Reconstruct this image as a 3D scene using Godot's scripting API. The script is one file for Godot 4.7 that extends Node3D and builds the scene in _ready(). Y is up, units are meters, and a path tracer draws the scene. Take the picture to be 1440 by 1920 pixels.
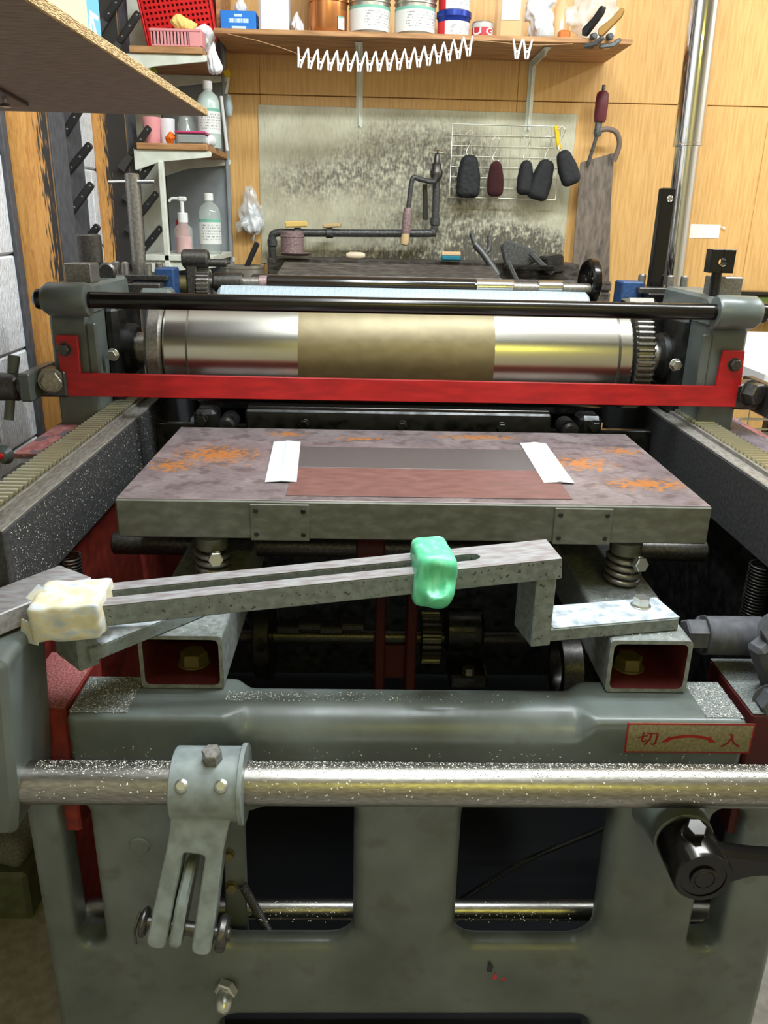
extends Node3D
# Proof press in a small print workshop. Units are metres, y is up, the press runs along z and the camera looks towards -z.

var M := {}
var cache := {}
var taken := {}
var rng := RandomNumberGenerator.new()

# ---------------------------------------------------------------- scene helpers
func numbered(called: String) -> String:
	var n: int = taken.get(called, 0)
	taken[called] = n + 1
	return called if n == 0 else "%s_%03d" % [called, n]

func thing(called: String, label: String, category: String, at := Vector3.ZERO, group := "") -> Node3D:
	var o := Node3D.new()
	o.name = numbered(called)
	add_child(o)
	o.position = at
	o.set_meta("label", label)
	o.set_meta("category", category)
	if group:
		o.set_meta("group", group)
	return o

func structure(called: String, label: String, at := Vector3.ZERO) -> Node3D:
	var o := Node3D.new()
	o.name = called
	add_child(o)
	o.position = at
	o.set_meta("kind", "structure")
	o.set_meta("label", label)
	return o

func part(parent: Node3D, called: String, mesh: Mesh, material: Material, t: Transform3D, label := "") -> MeshInstance3D:
	var o := MeshInstance3D.new()
	o.name = called
	o.mesh = mesh
	o.material_override = material
	parent.add_child(o, true)
	o.global_transform = t
	if label:
		o.set_meta("label", label)
	return o

func single(called: String, mesh: Mesh, material: Material, t: Transform3D, label: String, category: String, group := "") -> MeshInstance3D:
	var o := MeshInstance3D.new()
	o.name = numbered(called)
	o.mesh = mesh
	o.material_override = material
	add_child(o)
	o.global_transform = t
	o.set_meta("label", label)
	o.set_meta("category", category)
	if group:
		o.set_meta("group", group)
	return o

func at(x: float, y: float, z: float, turn := Vector3.ZERO) -> Transform3D:
	return Transform3D(Basis.from_euler(turn * PI / 180.0), Vector3(x, y, z))

func along(a: Vector3, b: Vector3, hint := Vector3(0.03, 0.05, 1)) -> Transform3D:   # local y runs from a to b, origin half way
	var y := (b - a).normalized()
	var x := y.cross(hint).normalized()
	return Transform3D(Basis(x, y, x.cross(y)), (a + b) / 2)

# ---------------------------------------------------------------- mesh helpers
func tri(st: SurfaceTool, p: Array, n: Array, uv := []) -> void:
	var order := [0, 1, 2] if (p[2] - p[0]).cross(p[1] - p[0]).dot(n[0] + n[1] + n[2]) >= 0 else [0, 2, 1]
	for k in order:
		st.set_normal(n[k])
		st.set_uv(uv[k] if uv else Vector2.ZERO)
		st.add_vertex(p[k])

func quad(st: SurfaceTool, p: Array, n: Array, uv := []) -> void:
	tri(st, [p[0], p[1], p[2]], [n[0], n[1], n[2]], [uv[0], uv[1], uv[2]] if uv else [])
	tri(st, [p[0], p[2], p[3]], [n[0], n[2], n[3]], [uv[0], uv[2], uv[3]] if uv else [])

func start() -> SurfaceTool:
	var st := SurfaceTool.new()
	st.begin(Mesh.PRIMITIVE_TRIANGLES)
	return st

func box(sx: float, sy: float, sz: float, bevel := 0.002) -> Mesh:
	var key := "b%.4f,%.4f,%.4f,%.4f" % [sx, sy, sz, bevel]
	if cache.has(key):
		return cache[key]
	var st := start()
	var h := Vector3(sx, sy, sz) / 2
	bevel = minf(bevel, minf(h.x, minf(h.y, h.z)) * 0.8)
	var corner := func(s: Vector3, axis: int) -> Vector3:
		var v := s * (h - Vector3.ONE * bevel)
		v[axis] = s[axis] * h[axis]
		return v
	for axis in 3:
		var u := (axis + 1) % 3
		var w := (axis + 2) % 3
		for side in [-1.0, 1.0]:
			var n := Vector3.ZERO
			n[axis] = side
			var p := []
			var uv := []
			for c in [[-1, -1], [1, -1], [1, 1], [-1, 1]]:
				var s := Vector3.ZERO
				s[axis] = side
				s[u] = c[0]
				s[w] = c[1]
				var v: Vector3 = corner.call(s, axis)
				p.append(v)
				var q := (v / h + Vector3.ONE) / 2
				uv.append(Vector2(q.x if axis != 0 else 1 - q.z, 1 - q.y if axis != 1 else q.z))
			quad(st, p, [n, n, n, n], uv)
		for c in [[-1, -1], [1, -1], [1, 1], [-1, 1]]:   # edges that run along this axis
			var s0 := Vector3.ZERO
			s0[u] = c[0]
			s0[w] = c[1]
			var a := s0
			var b := s0
			a[axis] = -1
			b[axis] = 1
			var n2 := s0.normalized()
			quad(st, [corner.call(a, u), corner.call(b, u), corner.call(b, w), corner.call(a, w)], [n2, n2, n2, n2])
	for i in 8:
		var s := Vector3(1 if i & 1 else -1, 1 if i & 2 else -1, 1 if i & 4 else -1)
		var n3 := s.normalized()
		tri(st, [corner.call(s, 0), corner.call(s, 1), corner.call(s, 2)], [n3, n3, n3])
	cache[key] = st.commit()
	return cache[key]

func lathe(profile: Array, seg := 24) -> Mesh:   # profile: Vector2(radius, height) from bottom to top; the outside is on its right
	var st := start()
	var normals := []
	for i in profile.size() - 1:
		var d: Vector2 = (profile[i + 1] - profile[i])
		normals.append(Vector2(d.y, -d.x).normalized())
	for i in profile.size() - 1:
		var na: Vector2 = normals[i]
		var nb: Vector2 = normals[i]
		if i > 0 and normals[i - 1].dot(normals[i]) > 0.75:
			na = (normals[i - 1] + normals[i]).normalized()
		if i < normals.size() - 1 and normals[i + 1].dot(normals[i]) > 0.75:
			nb = (normals[i + 1] + normals[i]).normalized()
		for k in seg:
			var p := []
			var n := []
			var uv := []
			for c in [[0, 0], [1, 0], [1, 1], [0, 1]]:
				var ang: float = TAU * (k + c[0]) / seg
				var q: Vector2 = profile[i + c[1]]
				var m: Vector2 = nb if c[1] else na
				p.append(Vector3(q.x * sin(ang), q.y, q.x * cos(ang)))
				n.append(Vector3(m.x * sin(ang), m.y, m.x * cos(ang)))
				uv.append(Vector2(float(k + c[0]) / seg, 1.0 - float(q.y - profile[0].y) / maxf(0.0001, profile[-1].y - profile[0].y)))
			if profile[i].x > 0.00001:
				tri(st, [p[0], p[1], p[2]], [n[0], n[1], n[2]], [uv[0], uv[1], uv[2]])
			if profile[i + 1].x > 0.00001:
				tri(st, [p[0], p[2], p[3]], [n[0], n[2], n[3]], [uv[0], uv[2], uv[3]])
	return st.commit()

func rod(r: float, h: float, bevel := 0.0015, seg := 28) -> Mesh:   # a bar along y, centred
	var key := "r%.4f,%.4f,%.4f,%d" % [r, h, bevel, seg]
	if not cache.has(key):
		cache[key] = lathe([Vector2(0, -h / 2), Vector2(r - bevel, -h / 2), Vector2(r, -h / 2 + bevel), Vector2(r, h / 2 - bevel), Vector2(r - bevel, h / 2), Vector2(0, h / 2)], seg)
	return cache[key]

func ring(inner: float, outer: float, h: float, seg := 28) -> Mesh:
	return lathe([Vector2(inner, -h / 2), Vector2(outer - 0.001, -h / 2), Vector2(outer, -h / 2 + 0.001), Vector2(outer, h / 2 - 0.001), Vector2(outer - 0.001, h / 2), Vector2(inner, h / 2), Vector2(inner, -h / 2)], seg)

func prism(poly: PackedVector2Array, depth: float, bevel := 0.0015, smooth := 0.8) -> Mesh:   # outline in xy, pulled along z, centred
	if Geometry2D.is_polygon_clockwise(poly):
		poly.reverse()
	var st := start()
	var count := poly.size()
	var inner := PackedVector2Array()
	var side := []
	for i in count:
		var d := (poly[(i + 1) % count] - poly[i]).normalized()
		side.append(Vector2(d.y, -d.x))
	for i in count:
		var m: Vector2 = side[i] + side[i - 1]
		inner.append(poly[i] - m * bevel / maxf(0.3, 1.0 + side[i].dot(side[i - 1])))
	var t := Geometry2D.triangulate_polygon(inner)
	if t.is_empty():   # the bevel folded over itself: keep a square edge
		inner = poly
		t = Geometry2D.triangulate_polygon(poly)
	for z in [-1.0, 1.0]:
		var n := Vector3(0, 0, z)
		for k in range(0, t.size(), 3):
			var p := []
			var uv := []
			for j in 3:
				p.append(Vector3(inner[t[k + j]].x, inner[t[k + j]].y, z * depth / 2))
				uv.append(inner[t[k + j]])
			tri(st, p, [n, n, n], uv)
	for i in count:
		var j := (i + 1) % count
		var na: Vector2 = side[i]
		var nb: Vector2 = side[i]
		if side[i].dot(side[i - 1]) > smooth:
			na = (side[i] + side[i - 1]).normalized()
		if side[i].dot(side[j]) > smooth:
			nb = (side[i] + side[j]).normalized()
		var a := Vector3(na.x, na.y, 0)
		var b := Vector3(nb.x, nb.y, 0)
		var h := depth / 2 - bevel
		quad(st, [Vector3(poly[i].x, poly[i].y, -h), Vector3(poly[j].x, poly[j].y, -h), Vector3(poly[j].x, poly[j].y, h), Vector3(poly[i].x, poly[i].y, h)], [a, b, b, a])
		for z in [-1.0, 1.0]:
			var ca := (a + Vector3(0, 0, z)).normalized()
			var cb := (b + Vector3(0, 0, z)).normalized()
			quad(st, [Vector3(poly[i].x, poly[i].y, z * h), Vector3(poly[j].x, poly[j].y, z * h), Vector3(inner[j].x, inner[j].y, z * depth / 2), Vector3(inner[i].x, inner[i].y, z * depth / 2)], [ca, cb, cb, ca])
	return st.commit()

func outline(points: Array) -> PackedVector2Array:
	var out := PackedVector2Array()
	for p in points:
		out.append(Vector2(p[0], p[1]))
	return out

func polygon(r: float, sides: int, turn := 0.0) -> PackedVector2Array:
	var out := PackedVector2Array()
	for k in sides:
		out.append(Vector2.from_angle(TAU * k / sides + turn) * r)
	return out

func rounded(points: Array, r: float, steps := 5) -> PackedVector2Array:   # an outline with rounded corners; [x, y] or [x, y, own radius]
	var out := PackedVector2Array()
	var count := points.size()
	for i in count:
		var p := Vector2(points[i][0], points[i][1])
		var a := Vector2(points[i - 1][0], points[i - 1][1])
		var b := Vector2(points[(i + 1) % count][0], points[(i + 1) % count][1])
		var rr: float = points[i][2] if points[i].size() > 2 else r
		var l := minf(rr, minf(p.distance_to(a), p.distance_to(b)) * 0.48)
		if l < 0.0004:
			out.append(p)
			continue
		var s := p + (a - p).normalized() * l
		var e := p + (b - p).normalized() * l
		for k in steps + 1:
			var f := float(k) / steps
			out.append(s.lerp(p, f).lerp(p.lerp(e, f), f))
	return out

func hexagon(across: float, h: float) -> Mesh:   # a bolt head or nut along y, across = width over flats
	var key := "h%.4f,%.4f" % [across, h]
	if not cache.has(key):
		var m := SurfaceTool.new()
		m.begin(Mesh.PRIMITIVE_TRIANGLES)
		m.append_from(prism(polygon(across * 0.577, 6), h, across * 0.06), 0, Transform3D(Basis.from_euler(Vector3(-PI / 2, 0, 0))))
		cache[key] = m.commit()
	return cache[key]

func tube(points: Array, r: float, seg := 10, closed := false) -> Mesh:
	var st := start()
	var count := points.size()
	var rings := []
	var up := Vector3(0.31, 0.87, 0.38)
	for i in count:
		var a: Vector3 = points[(i - 1 + count) % count if closed else maxi(i - 1, 0)]
		var b: Vector3 = points[(i + 1) % count if closed else mini(i + 1, count - 1)]
		var d := (b - a).normalized()
		up = (up - d * up.dot(d)).normalized()
		if not up.is_normalized():
			up = d.cross(Vector3(0.5, 0.2, 0.8)).normalized()
		var w := d.cross(up)
		var row := []
		for k in seg:
			var n := up * cos(TAU * k / seg) + w * sin(TAU * k / seg)
			row.append([points[i] + n * r, n])
		rings.append(row)
	for i in (count if closed else count - 1):
		var q := (i + 1) % count
		for k in seg:
			var j := (k + 1) % seg
			quad(st, [rings[i][k][0], rings[i][j][0], rings[q][j][0], rings[q][k][0]], [rings[i][k][1], rings[i][j][1], rings[q][j][1], rings[q][k][1]])
	if not closed:
		for e in [0, count - 1]:
			var n: Vector3 = (points[e] - points[1 if e == 0 else count - 2]).normalized()
			for k in range(1, seg - 1):
				tri(st, [rings[e][0][0], rings[e][k][0], rings[e][k + 1][0]], [n, n, n])
	return st.commit()

func bend(points: Array, per := 6) -> Array:   # a smooth line through the points
	var out := []
	for i in points.size() - 1:
		var p0: Vector3 = points[maxi(i - 1, 0)]
		var p3: Vector3 = points[mini(i + 2, points.size() - 1)]
		for k in per:
			out.append(points[i].cubic_interpolate(points[i + 1], p0, p3, float(k) / per))
	out.append(points[-1])
	return out

func helix(r: float, pitch: float, turns: float, wire: float, per := 14, seg := 6) -> Mesh:
	var p := []
	for k in int(turns * per) + 1:
		var a := TAU * k / per
		p.append(Vector3(cos(a) * r, pitch * k / per, sin(a) * r))
	return tube(p, wire, seg)

func join(pieces: Array) -> Mesh:   # [[mesh, transform], ...] as one mesh
	var st := SurfaceTool.new()
	for p in pieces:
		st.append_from(p[0], 0, p[1])
	return st.commit()

func nets(lo: Vector3, hi: Vector3, cell: float, field: Callable) -> Mesh:   # surface nets of field(point) < 0
	var nx := int(ceil((hi.x - lo.x) / cell)) + 1
	var ny := int(ceil((hi.y - lo.y) / cell)) + 1
	var nz := int(ceil((hi.z - lo.z) / cell)) + 1
	var f := PackedFloat32Array()
	f.resize(nx * ny * nz)
	for x in nx:
		for y in ny:
			for z in nz:
				f[(x * ny + y) * nz + z] = field.call(lo + Vector3(x, y, z) * cell)
	return nets_of(f, nx, ny, nz, lo, cell)

func nets_of(f: PackedFloat32Array, nx: int, ny: int, nz: int, lo: Vector3, cell: float) -> Mesh:
	var verts := PackedVector3Array()
	var norms := PackedVector3Array()
	var id := PackedInt32Array()
	id.resize(nx * ny * nz)
	id.fill(-1)
	var off := PackedInt32Array()
	var cor := []
	for c in 8:
		off.append(((c & 1) * ny + ((c >> 1) & 1)) * nz + ((c >> 2) & 1))
		cor.append(Vector3(c & 1, (c >> 1) & 1, (c >> 2) & 1))
	var pairs := [[0, 1], [2, 3], [4, 5], [6, 7], [0, 2], [1, 3], [4, 6], [5, 7], [0, 4], [1, 5], [2, 6], [3, 7]]
	for x in nx - 1:
		for y in ny - 1:
			var row := (x * ny + y) * nz
			for z in nz - 1:
				var i := row + z
				var inside := 0
				for c in 8:
					if f[i + off[c]] < 0:
						inside += 1
				if inside == 0 or inside == 8:
					continue
				var sum := Vector3.ZERO
				var hits := 0
				for e in pairs:
					var a := f[i + off[e[0]]]
					var b := f[i + off[e[1]]]
					if (a < 0) != (b < 0):
						sum += cor[e[0]].lerp(cor[e[1]], a / (a - b))
						hits += 1
				id[i] = verts.size()
				verts.append(lo + (Vector3(x, y, z) + sum / hits) * cell)
				var g := Vector3.ZERO
				for c in 8:
					g += (cor[c] * 2 - Vector3.ONE) * f[i + off[c]]
				norms.append(g.normalized())
	var idx := PackedInt32Array()
	var step := [ny * nz, nz, 1]
	for x in range(1, nx - 1):
		for y in range(1, ny - 1):
			var row := (x * ny + y) * nz
			for z in range(1, nz - 1):
				var i := row + z
				for axis in 3:
					var s: int = step[axis]
					if (f[i] < 0) == (f[i + s] < 0):
						continue
					var u: int = step[(axis + 1) % 3]
					var w: int = step[(axis + 2) % 3]
					var q := [id[i - u - w], id[i - w], id[i], id[i - u]]
					if q.min() < 0:
						continue
					if f[i] < 0:
						idx.append_array([q[0], q[2], q[1], q[0], q[3], q[2]])
					else:
						idx.append_array([q[0], q[1], q[2], q[0], q[2], q[3]])
	var arrays := []
	arrays.resize(Mesh.ARRAY_MAX)
	arrays[Mesh.ARRAY_VERTEX] = verts
	arrays[Mesh.ARRAY_NORMAL] = norms
	arrays[Mesh.ARRAY_INDEX] = idx
	var m := ArrayMesh.new()
	m.add_surface_from_arrays(Mesh.PRIMITIVE_TRIANGLES, arrays)
	return m

func sd_box(p: Vector3, h: Vector3, r: float) -> float:
	var q := p.abs() - h + Vector3.ONE * r
	return q.max(Vector3.ZERO).length() + minf(maxf(q.x, maxf(q.y, q.z)), 0.0) - r

func sd_rect(p: Vector2, lo: Vector2, hi: Vector2, r: float) -> float:
	var q := (p - (lo + hi) / 2).abs() - (hi - lo) / 2 + Vector2.ONE * r
	return q.max(Vector2.ZERO).length() + minf(maxf(q.x, q.y), 0.0) - r

func near_min(a: float, b: float, k: float) -> float:
	var h := clampf(0.5 + 0.5 * (b - a) / k, 0, 1)
	return lerpf(b, a, h) - k * h * (1 - h)

func noise(freq: float, seed_: int, octaves := 4) -> FastNoiseLite:
	var n := FastNoiseLite.new()
	n.seed = seed_
	n.frequency = freq
	n.noise_type = FastNoiseLite.TYPE_SIMPLEX_SMOOTH
	n.fractal_type = FastNoiseLite.FRACTAL_FBM
	n.fractal_octaves = octaves
	return n

# ---------------------------------------------------------------- materials
func ramp(stops: Array) -> Gradient:
	var g := Gradient.new()
	var o := PackedFloat32Array()
	var c := PackedColorArray()
	for s in stops:
		o.append(s[0])
		c.append(s[1] if s[1] is Color else Color(s[1], s[1], s[1]))
	g.offsets = o
	g.colors = c
	return g

func shared_map(stops: Array, freq: float, octaves := 5, size := 512) -> NoiseTexture2D:   # grey maps that several materials use
	var key := "m%s%.3f" % [str(stops), freq]
	if not cache.has(key):
		cache[key] = noise_map(stops, freq, key.hash() % 999, octaves, size)
	return cache[key]

func noise_map(stops: Array, freq: float, seed_: int, octaves := 5, size := 512) -> NoiseTexture2D:
	var t := NoiseTexture2D.new()
	t.width = size
	t.height = size
	t.seamless = true
	t.noise = noise(freq, seed_, octaves)
	t.color_ramp = ramp(stops)
	return t

# stops: the colours of the surface from one end of the noise to the other; size: metres that one tile covers
func surface(key: String, stops: Array, freq: float, size: Vector3, rough: float, metal := 0.0, more := {}) -> StandardMaterial3D:
	var m := StandardMaterial3D.new()
	m.resource_name = key
	m.roughness = rough
	m.metallic = metal
	var s: int = more.get("seed", key.hash() % 1000)
	if stops.size() == 1:
		m.albedo_color = stops[0][1]
	else:
		m.albedo_texture = noise_map(stops, freq, s, more.get("octaves", 5))
	m.uv1_triplanar = true
	m.uv1_world_triplanar = true
	m.uv1_triplanar_sharpness = 6.0
	m.uv1_scale = Vector3.ONE / size
	m.uv1_offset = Vector3(0.37, 0.21, 0.13)
	if more.has("rough"):     # roughness from one value to another, in patches
		m.roughness = 1.0
		m.roughness_texture = shared_map([[0.3, more.rough[0]], [0.7, more.rough[1]]], 0.02, 5, 256)
		m.roughness_texture_channel = BaseMaterial3D.TEXTURE_CHANNEL_RED
	if more.has("bump"):
		m.heightmap_enabled = true
		m.heightmap_scale = more.bump
		m.heightmap_texture = shared_map([[0.0, 0.0], [1.0, 1.0]], more.get("bump_freq", 0.06), 4)
	if more.has("spots"):     # a second colour in patches: [colour, from, to] of the mask noise
		m.detail_enabled = true
		m.detail_blend_mode = BaseMaterial3D.BLEND_MODE_MIX
		m.detail_albedo = flat_map(more.spots[0])
		m.detail_mask = shared_map([[snappedf(more.spots[1], 0.04), 0.0], [snappedf(more.spots[2], 0.04), 1.0]], snappedf(more.get("spot_freq", 0.02), 0.01))
	M[key] = m
	return m

func flat_map(c: Color) -> ImageTexture:   # one plain stain colour
	var key := "f" + c.to_html()
	if not cache.has(key):
		var im := Image.create(4, 4, false, Image.FORMAT_RGB8)
		im.fill(c)
		cache[key] = ImageTexture.create_from_image(im)
	return cache[key]

func plain(key: String, c: Color, rough: float, metal := 0.0) -> StandardMaterial3D:
	var m := StandardMaterial3D.new()
	m.resource_name = key
	m.albedo_color = c
	m.roughness = rough
	m.metallic = metal
	M[key] = m
	return m

func clear(key: String, c: Color, rough := 0.08) -> StandardMaterial3D:
	var m := plain(key, c, rough)
	m.transparency = BaseMaterial3D.TRANSPARENCY_ALPHA
	return m

func picture(key: String, w: int, h: int, rough: float, paint: Callable, metal := 0.0) -> StandardMaterial3D:   # flat print or stains laid out on a surface
	var im := Image.create(w, h, false, Image.FORMAT_RGB8)
	for x in w:
		for y in h:
			im.set_pixel(x, y, paint.call((x + 0.5) / w, (y + 0.5) / h))
	var m := plain(key, Color.WHITE, rough, metal)
	m.albedo_texture = ImageTexture.create_from_image(im)
	return m

func strokes(p: Vector2, lines: Array, width: float) -> bool:   # is p on one of the pen strokes
	for l in lines:
		for k in l.size() - 1:
			if Geometry2D.get_closest_point_to_segment(p, l[k], l[k + 1]).distance_to(p) < width:
				return true
	return false

func make_materials() -> void:
	var C := func(r: float, g: float, b: float) -> Color: return Color(r / 255.0, g / 255.0, b / 255.0)
	# room
	surface("concrete", [[0.2, C.call(136, 132, 127)], [0.5, C.call(148, 144, 138)], [0.8, C.call(160, 155, 149)]], 0.04, Vector3.ONE * 0.7, 0.8, 0.0, {"bump": 0.08})
	surface("plywood", [[0.15, C.call(206, 156, 92)], [0.5, C.call(217, 169, 103)], [0.85, C.call(224, 178, 113)]], 0.03, Vector3(0.16, 2.4, 0.16), 0.5, 0.0, {"octaves": 4})
	surface("shelf_wood", [[0.2, C.call(150, 106, 66)], [0.5, C.call(176, 128, 82)], [0.8, C.call(196, 148, 100)]], 0.02, Vector3(1.6, 0.2, 0.2), 0.6, 0.0, {"octaves": 4})
	surface("board_dark", [[0.15, C.call(112, 92, 79)], [0.5, C.call(130, 109, 95)], [0.85, C.call(143, 121, 106)]], 0.03, Vector3(0.5, 0.3, 0.1), 0.8, 0.0, {"octaves": 4})
	surface("raw_edge", [[0.2, C.call(150, 116, 74)], [0.5, C.call(196, 162, 112)], [0.8, C.call(214, 184, 136)]], 0.03, Vector3(0.08, 0.05, 0.3), 0.85, 0.0, {"bump": 0.3})
	surface("painted_block", [[0.15, C.call(196, 197, 200)], [0.5, C.call(228, 229, 232)], [0.85, C.call(238, 239, 241)]], 0.03, Vector3(0.1, 0.5, 0.1), 0.75, 0.0, {"bump": 0.25, "bump_freq": 0.05, "spots": [C.call(150, 152, 156), 0.72, 0.84], "spot_freq": 0.05})
	surface("mortar", [[0.5, C.call(206, 206, 206)]], 0.03, Vector3.ONE, 0.9)
	surface("charcoal", [[0.2, C.call(62, 62, 66)], [0.5, C.call(72, 72, 76)], [0.8, C.call(80, 80, 85)]], 0.03, Vector3(0.3, 0.6, 0.3), 0.7)
	surface("cream_wall", [[0.5, C.call(218, 212, 200)]], 0.01, Vector3.ONE, 0.85)
	# press paint and metals
	surface("press_paint", [[0.15, C.call(78, 83, 79)], [0.4, C.call(88, 94, 90)], [0.65, C.call(94, 100, 97)], [0.85, C.call(102, 109, 107)]], 0.008, Vector3.ONE * 0.9, 0.4, 0.0, {"rough": [0.28, 0.4], "bump": 0.02, "spots": [C.call(74, 74, 64), 0.6, 1.0], "spot_freq": 0.02})
	surface("press_paint_olive", [[0.2, C.call(76, 80, 66)], [0.5, C.call(86, 90, 76)], [0.8, C.call(97, 102, 90)]], 0.015, Vector3.ONE * 0.4, 0.5)
	surface("press_paint_light", [[0.2, C.call(112, 119, 118)], [0.5, C.call(124, 132, 131)], [0.8, C.call(134, 142, 142)]], 0.02, Vector3.ONE * 0.3, 0.42)  # paler copy of press_paint: dust, plus light on the fork painted in
	surface("dusty_paint", [[0.25, C.call(84, 88, 86)], [0.5, C.call(104, 108, 106)], [0.75, C.call(124, 127, 125)]], 0.12, Vector3.ONE * 0.3, 0.9, 0.0, {"bump": 0.1})
	surface("bar_steel", [[0.2, C.call(132, 122, 122)], [0.5, C.call(147, 144, 145)], [0.8, C.call(158, 158, 160)]], 0.03, Vector3(0.6, 0.15, 0.15), 0.5, 0.25)
	surface("bar_side", [[0.2, C.call(104, 110, 109)], [0.5, C.call(116, 123, 122)], [0.8, C.call(126, 133, 132)]], 0.03, Vector3.ONE * 0.25, 0.6, 0.15, {"spots": [C.call(62, 62, 50), 0.76, 0.8], "spot_freq": 0.05})
	surface("floured", [[0.25, C.call(132, 140, 146)], [0.45, C.call(156, 163, 169)], [0.6, C.call(176, 182, 187)], [0.8, C.call(194, 199, 203)]], 0.02, Vector3.ONE * 0.3, 0.85, 0.0)
	surface("tube_steel", [[0.2, C.call(110, 114, 111)], [0.5, C.call(124, 128, 125)], [0.8, C.call(138, 142, 138)]], 0.03, Vector3.ONE * 0.25, 0.55, 0.3, {"spots": [C.call(150, 150, 150), 0.76, 0.84], "spot_freq": 0.06})
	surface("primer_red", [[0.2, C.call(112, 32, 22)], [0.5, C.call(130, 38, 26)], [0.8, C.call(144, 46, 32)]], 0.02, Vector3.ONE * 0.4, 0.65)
	surface("inner_red", [[0.5, C.call(78, 18, 16)]], 0.02, Vector3.ONE, 0.6)  # darker copy of primer_red, with the shade inside painted into the colour
	surface("dusty_red", [[0.25, C.call(122, 56, 54)], [0.5, C.call(140, 78, 76)], [0.75, C.call(160, 112, 110)]], 0.14, Vector3.ONE * 0.3, 0.9)
	surface("guard_red", [[0.2, C.call(162, 16, 22)], [0.5, C.call(178, 20, 26)], [0.8, C.call(190, 28, 32)]], 0.015, Vector3(0.7, 0.15, 0.15), 0.5)
	surface("rail_side", [[0.2, C.call(38, 38, 39)], [0.5, C.call(50, 50, 51)], [0.8, C.call(62, 62, 62)]], 0.06, Vector3.ONE * 0.3, 0.7, 0.0)
	surface("rail_top", [[0.2, C.call(112, 108, 102)], [0.5, C.call(132, 128, 120)], [0.8, C.call(150, 146, 140)]], 0.03, Vector3(0.1, 0.1, 0.4), 0.5, 0.4)
	surface("rack_steel", [[0.5, C.call(204, 202, 180)]], 0.03, Vector3.ONE * 0.2, 0.3, 0.9)
	surface("ground_steel", [[0.5, C.call(190, 187, 180)]], 0.02, Vector3.ONE, 0.24, 1.0)
	surface("shaft_steel", [[0.2, C.call(142, 138, 130)], [0.5, C.call(156, 152, 144)], [0.8, C.call(168, 164, 157)]], 0.03, Vector3(0.3, 0.06, 0.06), 0.34, 1.0)
	surface("dark_steel", [[0.2, C.call(72, 69, 66)], [0.5, C.call(84, 81, 78)], [0.8, C.call(94, 91, 88)]], 0.03, Vector3.ONE * 0.12, 0.38, 0.8)
	surface("worn_steel", [[0.2, C.call(126, 121, 115)], [0.5, C.call(140, 136, 130)], [0.8, C.call(152, 148, 143)]], 0.03, Vector3.ONE * 0.12, 0.36, 0.8)
	surface("black_oil", [[0.2, C.call(14, 14, 14)], [0.5, C.call(22, 22, 21)], [0.8, C.call(34, 33, 31)]], 0.02, Vector3.ONE * 0.3, 0.3, 0.0, {"rough": [0.2, 0.5]})  # also serves as painted shade on parts inside the press
	surface("black_rod", [[0.5, C.call(58, 56, 54)]], 0.02, Vector3.ONE, 0.2, 0.9)
	surface("black_handle", [[0.5, C.call(32, 32, 33)]], 0.04, Vector3.ONE * 0.1, 0.4)
	surface("bronze_sheet", [[0.2, C.call(112, 100, 70)], [0.8, C.call(122, 109, 78)]], 0.015, Vector3(0.4, 0.2, 0.2), 0.42, 0.35)
	surface("blue_rubber", [[0.2, C.call(134, 148, 156)], [0.5, C.call(152, 165, 173)], [0.8, C.call(168, 179, 186)]], 0.03, Vector3(0.05, 0.3, 0.3), 0.5)
	surface("blue_paint", [[0.2, C.call(22, 50, 86)], [0.5, C.call(28, 60, 102)], [0.8, C.call(36, 72, 118)]], 0.03, Vector3.ONE * 0.2, 0.5)
	surface("brass_bolt", [[0.5, C.call(112, 102, 66)]], 0.04, Vector3.ONE * 0.1, 0.45, 0.5)
	surface("zinc_bolt", [[0.5, C.call(200, 200, 192)]], 0.04, Vector3.ONE * 0.1, 0.3, 0.9)
	surface("bed_side", [[0.2, C.call(92, 92, 83)], [0.5, C.call(101, 101, 92)], [0.8, C.call(112, 112, 103)]], 0.02, Vector3(0.4, 0.2, 0.4), 0.55, 0.35)
	surface("ink_black", [[0.5, C.call(30, 23, 19)]], 0.02, Vector3.ONE * 0.2, 0.14)
	surface("sooty_board", [[0.2, C.call(92, 80, 70)], [0.5, C.call(108, 95, 84)], [0.8, C.call(122, 108, 96)]], 0.015, Vector3(0.15, 0.6, 0.15), 0.6, 0.0, {"spots": [C.call(24, 30, 38), 0.68, 1.0], "spot_freq": 0.01})
	surface("grey_panel", [[0.3, C.call(134, 140, 145)], [0.7, C.call(144, 150, 155)]], 0.01, Vector3.ONE * 0.6, 0.5)
	surface("cream_metal", [[0.3, C.call(210, 212, 198)], [0.7, C.call(226, 228, 216)]], 0.01, Vector3.ONE * 0.4, 0.45)
	surface("sink_dark", [[0.2, C.call(48, 44, 42)], [0.5, C.call(70, 64, 60)], [0.8, C.call(96, 90, 86)]], 0.03, Vector3(0.5, 0.2, 0.2), 0.4, 0.4, {"rough": [0.3, 0.6]})
	surface("tool_grey", [[0.2, C.call(74, 74, 74)], [0.5, C.call(90, 90, 90)], [0.8, C.call(108, 108, 108)]], 0.04, Vector3.ONE * 0.15, 0.45, 0.5)
	surface("fur_black", [[0.2, C.call(16, 16, 17)], [0.5, C.call(24, 24, 26)], [0.8, C.call(40, 40, 42)]], 0.1, Vector3(0.05, 0.2, 0.05), 0.75)
	surface("fur_red", [[0.5, C.call(74, 26, 28)]], 0.05, Vector3(0.04, 0.1, 0.04), 0.9, 0.0, {"bump": 0.4})
	surface("pink_can", [[0.2, C.call(124, 100, 100)], [0.5, C.call(142, 118, 118)], [0.8, C.call(160, 138, 136)]], 0.03, Vector3.ONE * 0.15, 0.5, 0.3)
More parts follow.
